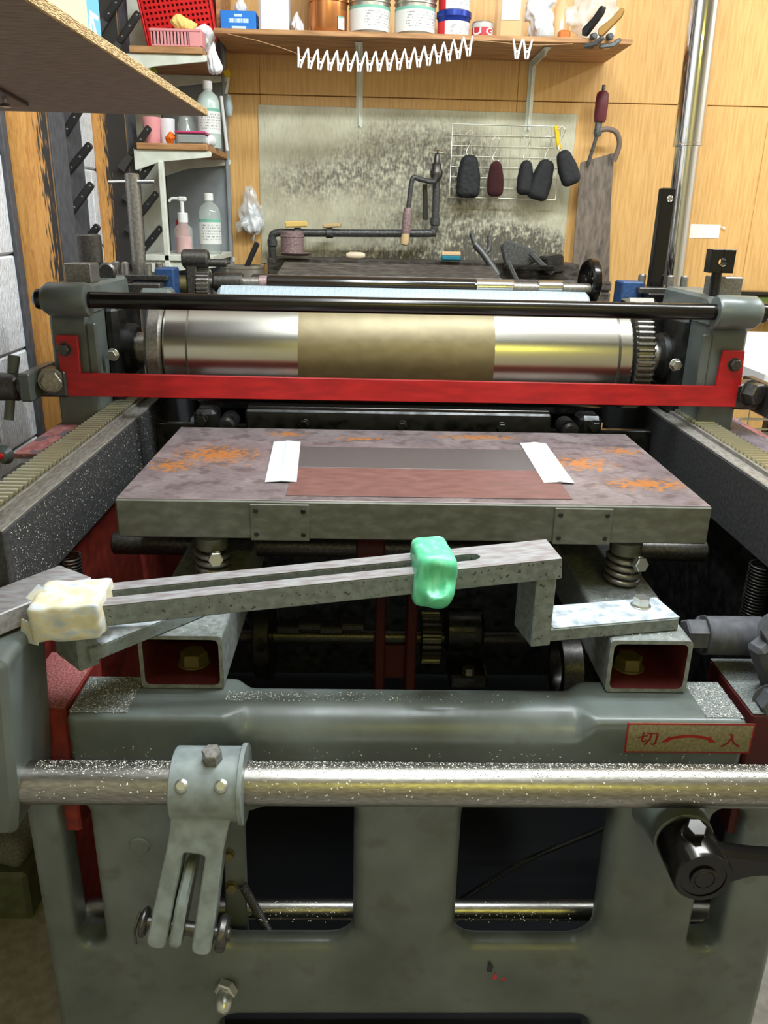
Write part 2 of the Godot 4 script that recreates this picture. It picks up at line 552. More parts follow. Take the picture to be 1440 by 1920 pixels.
	surface("masking_paper", [[0.2, C.call(196, 186, 154)], [0.45, C.call(206, 199, 174)], [0.65, C.call(194, 196, 194)], [0.85, C.call(176, 184, 193)]], 0.012, Vector3(0.25, 0.12, 0.25), 0.7)
	surface("paper_tape", [[0.5, C.call(178, 179, 182)]], 0.04, Vector3.ONE, 0.7)
	surface("green_wrap", [[0.2, C.call(84, 186, 138)], [0.5, C.call(98, 198, 150)], [0.75, C.call(120, 208, 164)], [0.9, C.call(160, 216, 182)]], 0.012, Vector3(0.12, 0.3, 0.12), 0.35)
	surface("pink_board", [[0.2, C.call(146, 84, 84)], [0.5, C.call(164, 104, 102)], [0.8, C.call(178, 120, 118)]], 0.02, Vector3(0.2, 0.2, 0.4), 0.8, 0.0, {"spots": [C.call(104, 92, 98), 0.6, 0.64], "spot_freq": 0.01})
	surface("purple_strip", [[0.2, C.call(84, 76, 80)], [0.5, C.call(100, 90, 96)], [0.8, C.call(114, 103, 108)]], 0.02, Vector3(0.1, 0.1, 0.4), 0.55, 0.3)
	surface("pipe_steel", [[0.5, C.call(212, 210, 208)]], 0.01, Vector3(0.05, 0.6, 0.05), 0.07, 1.0)
	surface("old_pipe", [[0.2, C.call(68, 68, 68)], [0.5, C.call(80, 80, 80)], [0.8, C.call(94, 94, 94)]], 0.03, Vector3.ONE * 0.15, 0.42, 0.5)
	surface("lint", [[0.5, C.call(222, 220, 212)]], 0.05, Vector3.ONE * 0.1, 0.9)
	plain("shaded_navy", C.call(17, 20, 24), 0.6)  # near-black, the shade behind the openings is painted into this colour
	clear("bottle_milky", Color(0.86, 0.93, 0.9, 0.7), 0.2)
	plain("sheet_grey", C.call(92, 88, 88), 0.4, 0.4)
	plain("chrome", C.call(205, 205, 205), 0.12, 1.0)
	plain("wire_metal", C.call(205, 204, 190), 0.3, 0.8)
	plain("white_plastic", C.call(232, 230, 228), 0.4)
	plain("white_bag", C.call(226, 226, 230), 0.45)
	plain("red_plastic", C.call(214, 30, 34), 0.35)
	plain("pink_plastic", C.call(226, 150, 152), 0.45)
	plain("yellow_cloth", C.call(234, 206, 122), 0.8)
	plain("yellow_plastic", C.call(222, 186, 24), 0.4)
	plain("orange_cloth", C.call(238, 116, 26), 0.7)
	plain("magenta_plastic", C.call(206, 68, 124), 0.4)
	plain("grip_maroon", C.call(92, 26, 34), 0.5)
	plain("hose_grey", C.call(112, 96, 86), 0.6)
	plain("copper_can", C.call(206, 136, 80), 0.26, 0.75)
	plain("tin_can", C.call(178, 172, 160), 0.3, 0.75)
	plain("blue_can", C.call(24, 50, 140), 0.28, 0.4)
	plain("can_white", C.call(218, 216, 212), 0.4)
	plain("red_print", C.call(198, 36, 40), 0.5)
	plain("teal_plastic", C.call(30, 116, 136), 0.45)
	plain("bristle", C.call(222, 182, 140), 0.8)
	plain("soap", C.call(226, 206, 178), 0.5)
	plain("wood_knob", C.call(196, 168, 124), 0.6)
	plain("sponge", C.call(222, 186, 110), 0.9)
	plain("string_twine", C.call(180, 140, 100), 0.8)
	plain("paper_white", C.call(232, 230, 226), 0.7)
	plain("rivet", C.call(190, 190, 192), 0.25, 0.9)
	plain("blade", C.call(120, 120, 122), 0.3, 0.9)
	plain("screw_brown", C.call(70, 44, 38), 0.5, 0.3)
	plain("lamp_white", C.call(235, 235, 235), 0.5)
	plain("lime_plastic", C.call(150, 176, 40), 0.45)
	plain("clamp_brass", C.call(150, 110, 40), 0.5, 0.2)
	plain("clamp_pad", C.call(214, 182, 116), 0.6)
	plain("amber", C.call(190, 104, 40), 0.3)
	clear("bottle_clear", Color(0.86, 0.9, 0.88, 0.3))
	clear("bag_clear", Color(0.9, 0.92, 0.93, 0.35), 0.2)
	clear("jug_clear", Color(0.93, 0.8, 0.62, 0.45), 0.2)
	var white_glow := plain("tube_glow", Color.WHITE, 0.5)
	white_glow.emission_enabled = true
	white_glow.emission = Color(0.96, 0.99, 1.0)
	white_glow.emission_energy_multiplier = 6.0
	var yellow_glow := plain("yellow_tube_glow", Color.WHITE, 0.5)
	yellow_glow.emission_enabled = true
	yellow_glow.emission = Color(0.95, 0.95, 0.25)
	yellow_glow.emission_energy_multiplier = 5.0

	# bed plate top: mauve grey steel with orange rust where the photograph shows it
	var n1 := noise(4.0, 3, 5)
	var n2 := noise(26.0, 8, 3)
	var n3 := noise(9.0, 21, 5)
	var rust := [[0.12, 0.45, 0.1, 0.16], [0.84, 0.5, 0.07, 0.12], [0.93, 0.76, 0.1, 0.09], [0.66, 0.1, 0.12, 0.05], [0.24, 0.1, 0.05, 0.05], [0.05, 0.62, 0.05, 0.1], [0.4, 0.16, 0.06, 0.04], [0.95, 0.3, 0.05, 0.06]]
	picture("bed_top", 640, 320, 0.4, func(u: float, v: float) -> Color:
		var a := n1.get_noise_2d(u * 2.0, v) * 0.5 + 0.5
		var b := n2.get_noise_2d(u * 2.0, v * 1.6)
		var c: Color = C.call(104, 92, 94).lerp(C.call(146, 134, 134), clampf(a * 1.1 + b * 0.35, 0, 1))
		c = c.lerp(C.call(78, 66, 64), clampf((n3.get_noise_2d(u * 2.0 + 5.0, v) - 0.12) * 1.6, 0, 0.45))
		for r in rust:
			var d := Vector2((u - r[0]) / r[2], (v - r[1]) / r[3]).length()
			var k := clampf((1.0 - d) * 1.2 + n3.get_noise_2d(u * 6.0, v * 4.0) * 1.3 + b * 0.6, 0, 1)
			c = c.lerp(C.call(196, 116, 44), smoothstep(0.34, 0.85, k) * 0.75 if d < 1.6 else 0.0)
		return c, 0.4)
	# splash sheet on the wall: clouded plastic with grease and ink stains around the tap and along the foot
	var s1 := noise(3.0, 31, 5)
	var s2 := noise(20.0, 37, 4)
	var s3 := noise(16.0, 41, 3)
	picture("splash_sheet", 560, 280, 0.4, func(u: float, v: float) -> Color:
		var c: Color = C.call(206, 202, 178).lerp(C.call(182, 176, 152), clampf(s1.get_noise_2d(u * 2, v) + 0.5, 0, 1))
		var grime := 0.0
		for g in [[0.5, 0.3, 0.3, 0.34, 0.8], [0.66, 0.36, 0.16, 0.26, 0.7], [0.24, 0.42, 0.24, 0.2, 0.55], [0.62, 0.75, 0.4, 0.35, 0.75], [0.84, 0.92, 0.26, 0.24, 2.2], [0.5, 0.97, 0.6, 0.12, 1.2], [0.12, 0.5, 0.2, 0.2, 0.3]]:
			grime += g[4] * maxf(0.0, 1.0 - Vector2((u - g[0]) / g[2], (v - g[1]) / g[3]).length())
		var grain := s2.get_noise_2d(u * 4.0, v * 1.6) * 0.55 + s2.get_noise_2d(u * 1.4 + 7.0, v * 0.7) * 0.5 + s3.get_noise_2d(u * 8.0, v * 0.8) * 0.5 + 0.5
		c = c.lerp(C.call(70, 66, 60), clampf(grime * grain * 1.35, 0, 0.85))
		return c.lerp(C.call(150, 142, 116), clampf(s3.get_noise_2d(u * 9.0, v * 0.6) * 0.5, 0, 0.4)))
	# posts: bare wood, black paint lapping over one side
	var w1 := noise(7.0, 51, 4)
	var w2 := noise(3.0, 57, 4)
	for k in 2:
		var edge: float = [0.78, 0.34][k]
		picture(["post_wood", "post_black"][k], 128, 512, 0.6, func(u: float, v: float) -> Color:
			var g := w1.get_noise_2d(u * 3.0 + w2.get_noise_2d(u * 2, v * 5) * 0.4, v * 1.2 + k * 9.0)
			var c: Color = C.call(214, 156, 84).lerp(C.call(184, 124, 60), clampf(g * 1.3 + 0.35, 0, 1))
			var lap := u + w2.get_noise_2d(u * 6.0 + 3.0, v * 14.0 + k) * 0.22 + w1.get_noise_2d(u * 9.0, v * 9.0) * 0.1
			return c.lerp(C.call(38, 36, 36), smoothstep(edge - 0.03, edge + 0.05, lap) * 0.95))
	# name plate: gold foil, red frame, the signs for off and on, and a two-headed arrow
	var off := [[Vector2(0.0, 0.6), Vector2(0.44, 0.74)], [Vector2(0.22, 0.97), Vector2(0.2, 0.36), Vector2(0.25, 0.28), Vector2(0.42, 0.36)], [Vector2(0.44, 0.92), Vector2(0.97, 0.92), Vector2(0.92, 0.2), Vector2(0.84, 0.06), Vector2(0.7, 0.1)], [Vector2(0.66, 0.92), Vector2(0.6, 0.46), Vector2(0.36, 0.05)]]
	var on := [[Vector2(0.36, 0.95), Vector2(0.52, 0.95), Vector2(0.48, 0.66), Vector2(0.3, 0.28), Vector2(0.02, 0.05)], [Vector2(0.5, 0.68), Vector2(0.66, 0.32), Vector2(0.98, 0.06)]]
	picture("name_plate", 440, 120, 0.4, func(u: float, v: float) -> Color:
		var p := Vector2(u * 0.168, (1 - v) * 0.046)
		var red: Color = C.call(150, 26, 26)
		var c: Color = C.call(140, 130, 92).lerp(C.call(116, 107, 74), clampf(s2.get_noise_2d(u * 1.5, v * 0.3) + 0.4, 0, 1))
		if sd_rect(p, Vector2.ZERO, Vector2(0.168, 0.046), 0.004) > -0.0022:
			return red
		if strokes((p - Vector2(0.017, 0.012)) / Vector2(0.025, 0.02), off, 0.055) or strokes((p - Vector2(0.128, 0.01)) / Vector2(0.024, 0.02), on, 0.06):
			return red.darkened(0.15)
		var q := p - Vector2(0.084, 0.0)
		var arc := 0.0265 - q.x * q.x * 6.5
		if absf(q.x) < 0.027 and absf(p.y - arc) < 0.0022:
			return red
		var tip := absf(q.x)
		if tip > 0.026 and tip < 0.037 and absf(p.y - (arc - (tip - 0.026) * 0.15)) < (0.037 - tip) * 0.42:
			return red
		return c, 0.3)
	# printed labels
	var smear := noise(30.0, 61, 2)
	for k in 3:
		picture(["label_green", "label_grey", "label_red"][k], 128, 64, 0.5, func(u: float, v: float) -> Color:
			var c: Color = C.call(226, 226, 222)
			if k < 2 and v < 0.12:
				c = C.call(120, 180, 160)
			if k == 2 and u > 0.3 and u < 0.42:
				c = C.call(208, 40, 44)
			if k == 2 and u <= 0.3:
				c = C.call(92, 96, 100)
			var line := fmod(v * 9.0, 1.0) < 0.5 and v > 0.22 and v < 0.85 and u > 0.48 and u < 0.94
			if line and smear.get_noise_2d(u * 4.0, floor(v * 9.0) * 3.0) > 0.02:
				c = c.darkened(0.3)
			return c)
	var letter_u := [[Vector2(0, 1), Vector2(0, 0.3), Vector2(0.3, 0), Vector2(0.7, 0), Vector2(1, 0.3), Vector2(1, 1)]]
	var letter_g := [[Vector2(1, 0.8), Vector2(0.7, 1), Vector2(0.3, 1), Vector2(0, 0.7), Vector2(0, 0.3), Vector2(0.3, 0), Vector2(0.7, 0), Vector2(1, 0.2), Vector2(1, 0.5), Vector2(0.55, 0.5)]]
	picture("label_letters", 160, 80, 0.5, func(u: float, v: float) -> Color:
		if v < 0.3:
			return C.call(190, 188, 182)
		var p := Vector2(u, 1 - v)
		var a := fmod(u, 0.5)
		if strokes((Vector2(a, 1 - v) - Vector2(0.08, 0.28)) / Vector2(0.12, 0.36), letter_u, 0.13) or strokes((Vector2(a, 1 - v) - Vector2(0.3, 0.28)) / Vector2(0.12, 0.36), letter_g, 0.13):
			return C.call(226, 222, 216)
		return C.call(178, 34, 46))
	picture("tissue_print", 128, 64, 0.5, func(u: float, v: float) -> Color:
		var white := (v > 0.16 and v < 0.28 and u > 0.4 and u < 0.62) or (v > 0.36 and v < 0.56 and u > 0.24 and u < 0.8 and smear.get_noise_2d(u * 2.0, 1.0) > -0.3) or (v > 0.72 and v < 0.9 and u > 0.32 and u < 0.72)
		return C.call(206, 224, 240) if white else C.call(14, 120, 214))
	picture("carton_print", 256, 256, 0.75, func(u: float, v: float) -> Color:
		var c: Color = C.call(228, 206, 156)
		var q := (Vector2(u, v) - Vector2(0.36, 0.38)) / Vector2(0.24, 0.5)
		if q.length() < 1.0 and (q.length() > 0.9 or s2.get_noise_2d(u * 1.2, v * 1.2) > 0.05):
			c = C.call(118, 168, 186)
		if u > 0.86:
			c = C.call(96, 160, 182)
			if fmod(v * 5.0, 1.0) < 0.66 and strokes(Vector2(fmod(v * 5.0, 1.0) / 0.66, (u - 0.885) / 0.08), [letter_u[0], [Vector2(0, 0.1), Vector2(1, 0.9)]], 0.14):
				c = C.call(226, 226, 206)
		return c)

func _ready() -> void:
	rng.seed = 11
	# camera: measured from the vanishing points of the press bed, the rails and the wall shelf
	var cam := Camera3D.new()
	cam.name = "camera"
	add_child(cam)
	cam.position = Vector3(-0.08, 1.35, 0.0)
	cam.basis = Basis(Vector3.UP, deg_to_rad(-1.333)) * Basis(Vector3.RIGHT, deg_to_rad(-20.02)) * Basis(Vector3.BACK, deg_to_rad(1.243))
	cam.fov = 2.0 * rad_to_deg(atan(960.0 / 1500.0))
	cam.near = 0.05
	cam.current = true
	# air and exposure: a closed room, lit by its own ceiling tubes
	var env := Environment.new()
	env.background_mode = Environment.BG_COLOR
	env.background_color = Color(0.0, 0.0, 0.0)
	env.tonemap_mode = Environment.TONE_MAPPER_LINEAR
	env.tonemap_exposure = 1.08
	env.sdfgi_enabled = true
	env.ssao_enabled = true
	env.ssil_enabled = true
	var world := WorldEnvironment.new()
	world.name = "environment"
	world.environment = env
	add_child(world)
	make_materials()
	# ceiling lamps: the white ones above the press, one of them added, and to its right, the yellow one behind the camera
	ceiling_lamp(Vector3(0.75, 2.66, -1.3), 1.25, 0.0, Color(0.94, 0.98, 1.0), 4.8, "tube_glow", "white twin tube ceiling lamp above the press")
	ceiling_lamp(Vector3(2.5, 2.66, -1.9), 1.25, 90.0, Color(0.94, 0.98, 1.0), 2.8, "tube_glow", "white twin tube ceiling lamp beside the right wall")
	ceiling_lamp(Vector3(-0.05, 2.66, -0.85), 1.25, 90.0, Color(0.94, 0.98, 1.0), 3.6, "tube_glow", "added white twin tube ceiling lamp above the front of the press, brightening the left wall")  # added lamp, set here to brighten the left wall
	ceiling_lamp(Vector3(0.55, 2.66, 2.1), 1.25, 0.0, Color(1.0, 0.97, 0.4), 1.5, "yellow_tube_glow", "yellow twin tube ceiling lamp near the front wall")
	build_room()
	build_frame()
	build_bed()
	build_front()
	build_carriage()
	build_inking()
	build_left_wall_things()
	build_rack()
	build_wall_shelf()
	build_sink()
	build_right_things()
	build_lint()

func ceiling_lamp(p: Vector3, length: float, turn: float, c: Color, energy: float, glow: String, label: String) -> void:
	var o := thing("ceiling_lamp", label, "ceiling lamp", p, "ceiling tube lamps")
	var t := at(p.x, p.y, p.z, Vector3(0, turn, 0))
	part(o, "housing", box(length + 0.05, 0.05, 0.22, 0.01), M.lamp_white, t * at(0, 0.04, 0))
	for s in [-1, 1]:
		part(o, "tube", rod(0.016, length, 0.002, 16), M[glow], t * at(0, -0.004, s * 0.06, Vector3(0, 0, 90)))
	for s in [-1, 1]:   # each tube throws its light down and to its own side
		var l := AreaLight3D.new()
		l.name = "tube_light"
		l.area_size = Vector2(length, 0.08)
		l.light_color = c
		l.light_energy = energy * 0.6
		l.area_range = 12.0
		l.shadow_enabled = true
		o.add_child(l, true)
		l.global_transform = t * at(0, -0.035, s * 0.075) * at(0, 0, 0, Vector3(-90 - s * 42, 0, 0))

func build_room() -> void:
	# inside: x -0.9 to 3.2, y 0 to 2.75, z -2.95 to 3.0
	var f := structure("floor", "grey worn concrete floor")
	part(f, "slab", box(4.5, 0.1, 6.4, 0.0), M.concrete, at(1.15, -0.05, 0.0))
	var c := structure("ceiling", "plain pale ceiling")
	part(c, "panel", box(4.5, 0.1, 6.4, 0.0), M.cream_wall, at(1.15, 2.8, 0.0))
	var r := structure("wall_right", "plain pale side wall")
	part(r, "panel", box(0.1, 2.9, 6.4, 0.0), M.cream_wall, at(3.25, 1.4, 0.0))
	var fr := structure("wall_front", "plain pale wall behind the viewer")
	part(fr, "panel", box(4.5, 2.9, 0.1, 0.0), M.cream_wall, at(1.15, 1.4, 3.1))
	# back wall: plywood sheets with narrow joints, on a studding board
	var b := structure("wall_back", "wall of golden plywood sheets")
	part(b, "backing", box(4.5, 2.9, 0.1, 0.0), M.shelf_wood, at(1.15, 1.4, -3.012))
	for row in [[0.0, 1.73], [1.7325, 2.75]]:
		for k in 5:
			var x0: float = -0.9 + k * 0.85 - 0.4
			part(b, "plywood_panel", box(0.8492, row[1] - row[0], 0.012, 0.0015), M.plywood, at(x0 + 0.425, (row[0] + row[1]) / 2, -2.956))
	# left wall: painted blocks in courses
	var l := structure("wall_left", "wall of white painted blocks")
	part(l, "mortar", box(0.1, 2.9, 6.4, 0.0), M.mortar, at(-0.958, 1.4, 0.0))
	for row in 13:
		for k in 15:
			var z: float = -2.95 + k * 0.4 + (0.2 if row % 2 else 0.0)
			if z > 2.8:
				continue
			part(l, "block", box(0.012 + 0.002 * ((k * 7 + row * 3) % 3), 0.209, 0.394, 0.004), M.painted_block, at(-0.905, 0.085 + row * 0.2135, z + 0.2))
	var t := structure("trim_1", "square wooden post with black paint along its edge")
	part(t, "post", box(0.104, 2.75, 0.1, 0.004), M.post_wood, at(-0.848, 1.375, -2.02))
	var t2 := structure("trim_2", "charcoal board on the white block wall")
	part(t2, "board", box(0.016, 2.75, 0.24, 0.002), M.charcoal, at(-0.888, 1.375, -2.32))
	var t3 := structure("trim_3", "square wooden post mostly painted black")
	part(t3, "post", box(0.104, 2.75, 0.1, 0.004), M.post_black, at(-0.85, 1.375, -2.65))
	part(t, "painted_side", box(0.003, 2.75, 0.098, 0.0005), M.charcoal, at(-0.7955, 1.375, -2.02))
	part(t3, "painted_side", box(0.003, 2.75, 0.098, 0.0005), M.charcoal, at(-0.7975, 1.375, -2.65))
	var t4 := structure("trim_4", "narrow charcoal strip beside the wooden post")
	part(t4, "strip", box(0.012, 2.75, 0.028, 0.002), M.charcoal, at(-0.892, 1.375, -1.952))

func casting_mesh() -> Mesh:   # the front frame: one thick plate with openings and rounded edges
	var lo := Vector3(-0.575, 0.06, -1.0)
	var cell := 0.0068
	var nx := int(1.15 / cell)
	var ny := int(0.72 / cell)
	var nz := int(0.145 / cell)
	var f := PackedFloat32Array()
	f.resize(nx * ny * nz)
	for x in nx:
		for y in ny:
			var p := Vector2(lo.x + x * cell, lo.y + y * cell)
			var d := sd_rect(p, Vector2(-0.535, 0.02), Vector2(0.53, 0.63), 0.03)
			d = near_min(d, sd_rect(p, Vector2(-0.464, 0.5), Vector2(0.425, 0.745), 0.008), 0.02)
			for h in [[-0.30, 0.345, -0.092, 0.615, 0.035], [0.058, 0.345, 0.266, 0.615, 0.035], [-0.49, 0.35, -0.45, 0.605, 0.018], [0.403, 0.345, 0.448, 0.6, 0.018], [-0.295, -0.05, 0.276, 0.212, 0.03]]:
				d = maxf(d, -sd_rect(p, Vector2(h[0], h[1]), Vector2(h[2], h[3]), h[4]))
			var rx := lerpf(0.05, 0.02, smoothstep(0.36, 0.4, p.y))   # how far the rolled edge reaches across the face
			var thick := lerpf(0.028, 0.05, smoothstep(0.6, 0.66, p.y))   # the legs are thinner than the beam
			var rz := thick - 0.002
			if p.y > 0.62:   # the two pads that carry the tubes keep a crisp edge
				var mid := smoothstep(0.0, 0.03, minf(p.x + 0.262, 0.228 - p.x))
				rx = lerpf(0.008, 0.05, mid)
				rz = lerpf(0.008, 0.042, mid)
			elif p.x < -0.34 or p.x > 0.31 or p.y < 0.26:
				rx = minf(rx, 0.012)
				rz = minf(rz, 0.012)
			for z in nz:
				var w: float = absf(lo.z + z * cell + 0.88 + thick) - thick
				var q := Vector2((d + rx) / rx, (w + rz) / rz)
				f[(x * ny + y) * nz + z] = ((q.max(Vector2.ZERO).length() if maxf(q.x, q.y) > 0.0 else maxf(q.x, q.y)) - 1.0) * minf(rx, rz)
	return nets_of(f, nx, ny, nz, lo, cell)

func rack_mesh(length: float) -> Mesh:   # a toothed strip along z
	var pieces := []
	var pitch := 0.0157
	var tooth := prism(outline([[-0.0052, -0.0095], [0.0052, -0.0095], [0.0027, 0.0], [-0.0027, 0.0]]), 0.04, 0.0004)
	for k in int(length / pitch):
		pieces.append([tooth, at(0, 0, -length / 2 + (k + 0.5) * pitch, Vector3(0, 90, 0))])
	return join(pieces)

func bolt(parent: Node3D, p: Vector3, across: float, h: float, m: String, turn := Vector3.ZERO, washer := true) -> void:
	var t := at(p.x, p.y, p.z, turn)
	var b := part(parent, "bolt", hexagon(across, h), M[m], t * at(0, h / 2, 0))
	if washer:
		part(b, "washer", rod(across * 0.68, 0.002, 0.0005, 20), M[m], t * at(0, 0.001, 0))

func hollow(w: float, h: float, t: float, length: float) -> Array:   # a square tube along z: [outside with both rims, inside]
	var a := rounded([[-w / 2, -h / 2], [w / 2, -h / 2], [w / 2, h / 2], [-w / 2, h / 2]], t * 1.2, 3)
	var b := rounded([[-w / 2 + t, -h / 2 + t], [w / 2 - t, -h / 2 + t], [w / 2 - t, h / 2 - t], [-w / 2 + t, h / 2 - t]], t * 1.6, 3)
	var so := start()
	var si := start()
	for i in a.size():
		var j := (i + 1) % a.size()
		var d := (a[j] - a[i]).normalized()
		var n := Vector3(d.y, -d.x, 0)
		quad(so, [Vector3(a[i].x, a[i].y, -length / 2), Vector3(a[j].x, a[j].y, -length / 2), Vector3(a[j].x, a[j].y, length / 2), Vector3(a[i].x, a[i].y, length / 2)], [n, n, n, n])
		quad(si, [Vector3(b[i].x, b[i].y, -length / 2), Vector3(b[j].x, b[j].y, -length / 2), Vector3(b[j].x, b[j].y, length / 2), Vector3(b[i].x, b[i].y, length / 2)], [-n, -n, -n, -n])
		for z in [-1.0, 1.0]:
			var m := Vector3(0, 0, z)
			quad(so, [Vector3(a[i].x, a[i].y, z * length / 2), Vector3(a[j].x, a[j].y, z * length / 2), Vector3(b[j].x, b[j].y, z * length / 2), Vector3(b[i].x, b[i].y, z * length / 2)], [m, m, m, m])
	return [so.commit(), si.commit()]

func gear_outline(r: float, teeth: int, depth: float) -> PackedVector2Array:
	var out := PackedVector2Array()
	for k in teeth:
		for c in [[0.0, -depth], [0.18, -depth], [0.36, 0.0], [0.64, 0.0], [0.82, -depth]]:
			out.append(Vector2.from_angle(TAU * (k + c[0]) / teeth) * (r + c[1]))
	return out

func build_frame() -> void:
	var o := thing("press_frame", "grey green cast iron proof press frame with toothed rails and red inside", "printing press")
	part(o, "front_casting", casting_mesh(), M.press_paint, at(0, 0, 0), "grey green painted casting with rounded openings")
	# side columns, rails with racks, side plates
	for s in [-1.0, 1.0]:
		var col := prism(rounded([[-0.66 * s, 0.635], [-0.502 * s, 0.635], [-0.494 * s, 0.68], [-0.481 * s, 0.878], [-0.66 * s, 0.878]], 0.012), 0.12, 0.008)
		part(o, "column", col, M.press_paint, at(0 if s > 0 else 0.04, 0, -0.846))
		var rail := part(o, "rail", box(0.078, 0.112, 1.17, 0.002), M.rail_side, at(0.566 * s, 0.924, -1.51), "black speckled steel rail")
		part(rail, "rail_top", box(0.076, 0.003, 1.17, 0.001), M.rail_top, at(0.566 * s, 0.9805, -1.51))
		part(rail, "lip", box(0.005, 0.008, 1.12, 0.001), M.rail_top, at(0.5545 * s, 0.985, -1.535))
		part(rail, "lip", box(0.004, 0.009, 1.12, 0.001), M.dark_steel, at(0.604 * s, 0.985, -1.535))
		part(rail, "rack_gap_shade", box(0.042, 0.002, 1.1, 0.0005), M.black_oil, at(0.5795 * s, 0.9835, -1.53))  # black strip paints in the shade between the teeth
		part(rail, "rack", rack_mesh(1.1), M.rack_steel, at(0.5795 * s, 0.993, -1.53), "toothed steel rack")
		part(o, "side_plate", box(0.014, 0.82, 1.1, 0.002), M.primer_red if s < 0 else M.black_oil, at(0.56 * s, 0.455, -1.55), "primed side plate")  # right plate is black: its shade is painted into the colour
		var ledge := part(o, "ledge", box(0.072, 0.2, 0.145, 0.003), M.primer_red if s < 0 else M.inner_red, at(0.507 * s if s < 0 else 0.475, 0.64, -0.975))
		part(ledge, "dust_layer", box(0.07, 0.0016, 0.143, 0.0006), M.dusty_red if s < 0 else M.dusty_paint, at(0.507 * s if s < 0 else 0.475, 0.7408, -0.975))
	part(o, "dust_layer", box(0.075, 0.0012, 0.086, 0.0005), M.dusty_paint, at(-0.424, 0.7452, -0.931))
	part(o, "dust_layer", box(0.05, 0.0012, 0.086, 0.0005), M.dusty_paint, at(0.395, 0.7452, -0.931))
	part(o, "added_rear_panel", box(1.06, 0.84, 0.03, 0.002), M.black_oil, at(0, 0.46, -2.12))  # added black panel that keeps the depth of the press dark
	part(o, "floor_plate", box(1.04, 0.012, 1.2, 0.002), M.shaded_navy, at(0, 0.056, -1.51))
	# the oily beam behind the bed
	var beam := part(o, "cross_beam", box(0.61, 0.05, 0.05, 0.004), M.black_oil, at(-0.018, 0.968, -1.585), "oily black cross beam")
	part(beam, "strip", box(0.6, 0.006, 0.03, 0.001), M.black_rod, at(-0.018, 0.996, -1.58))
	for x in [-0.207, -0.012, 0.188]:
		bolt(beam, Vector3(x, 0.965, -1.56), 0.017, 0.01, "black_oil", Vector3(90, 0, 0))
	for s in [-1.0, 1.0]:
		part(beam, "end_block", box(0.045, 0.05, 0.06, 0.008), M.black_oil, at(-0.018 + s * 0.385, 0.966, -1.585))
		part(beam, "end_screw", rod(0.018, 0.07, 0.005), M.black_oil, at(-0.018 + s * 0.338, 0.966, -1.56, Vector3(90, 0, 0)))
		bolt(beam, Vector3(-0.018 + s * 0.39, 0.972, -1.553), 0.02, 0.014, "black_oil", Vector3(90, 0, 0))
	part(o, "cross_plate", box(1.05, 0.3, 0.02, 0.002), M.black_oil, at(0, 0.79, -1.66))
	# inside: shafts, gear, drum and red uprights; shade painted into drum and uprights
	part(o, "inner_shaft", rod(0.02, 1.04, 0.002), M.dark_steel, at(0, 0.812, -1.3, Vector3(0, 0, 90)))
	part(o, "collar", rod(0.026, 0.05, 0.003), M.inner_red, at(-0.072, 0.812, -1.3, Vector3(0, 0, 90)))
	for x in [-0.048, 0.018]:
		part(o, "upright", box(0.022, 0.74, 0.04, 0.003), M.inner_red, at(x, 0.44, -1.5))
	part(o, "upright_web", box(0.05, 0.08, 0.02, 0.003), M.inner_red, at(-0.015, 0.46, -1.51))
	part(o, "drum", rod(0.1, 0.034, 0.003, 36), M.black_oil, at(-0.29, 0.52, -1.52, Vector3(0, 0, 90)))  # black in place of olive, shade painted into the colour
	part(o, "drum_shaft", rod(0.016, 0.98, 0.001), M.dark_steel, at(0.02, 0.511, -1.52, Vector3(0, 0, 90)))
	part(o, "gear", prism(gear_outline(0.055, 22, 0.008), 0.04, 0.001), M.dark_steel, at(0.06, 0.511, -1.52, Vector3(0, 90, 0)))
	part(o, "bearing", rod(0.046, 0.08, 0.006), M.black_oil, at(0.13, 0.53, -1.52, Vector3(0, 0, 90)))
	var foot := part(o, "bearing_foot", box(0.08, 0.03, 0.09, 0.004), M.black_oil, at(0.14, 0.44, -1.5))
	bolt(foot, Vector3(0.14, 0.455, -1.47), 0.022, 0.014, "worn_steel")
	part(o, "belt_pulley", ring(0.05, 0.075, 0.04), M.dark_steel, at(0.33, 0.5, -1.42, Vector3(0, 0, 90)))
	for k in 4:
		part(o, "bracket", box(0.05, 0.016, 0.04, 0.003), M.dark_steel, at(-0.24 + k * 0.045, 0.545 + 0.008 * (k % 2), -1.5))
	part(o, "lower_shaft", rod(0.0165, 1.04, 0.002), M.shaft_steel, at(0, 0.3, -0.998, Vector3(0, 0, 90)), "bright lower cross shaft")
	part(o, "cable", tube(bend([Vector3(0.08, 0.2, -1.1), Vector3(0.2, 0.3, -1.1), Vector3(0.36, 0.4, -1.09)]), 0.0045, 8), M.black_oil, at(0, 0, 0))
	var olive := part(o, "lever_plate", prism(rounded([[-0.29, 0.29], [-0.256, 0.29], [-0.252, 0.58], [-0.282, 0.58]], 0.004), 0.014, 0.002), M.press_paint, at(0, 0, -0.955))
	bolt(olive, Vector3(-0.278, 0.459, -0.948), 0.013, 0.008, "brass_bolt", Vector3(90, 0, 0))
	bolt(olive, Vector3(-0.276, 0.398, -0.948), 0.015, 0.009, "brass_bolt", Vector3(90, 0, 0))
	var a := Vector3(-0.26, 0.405, -0.945)
	var b := Vector3(-0.222, 0.3, -0.95)
	part(o, "return_spring", helix(0.006, 0.0029, 38, 0.0012, 10, 5), M.dark_steel, along(a, b) * at(0, -0.055, 0), "thin tension spring")
	part(o, "tie_bar", box(0.026, 0.3, 0.01, 0.002), M.press_paint, along(Vector3(-0.28, 0.5, -1.0), Vector3(-0.01, 0.56, -1.06)))
	part(o, "red_block", box(0.03, 0.04, 0.03, 0.003), M.primer_red, at(-0.25, 0.545, -1.05))
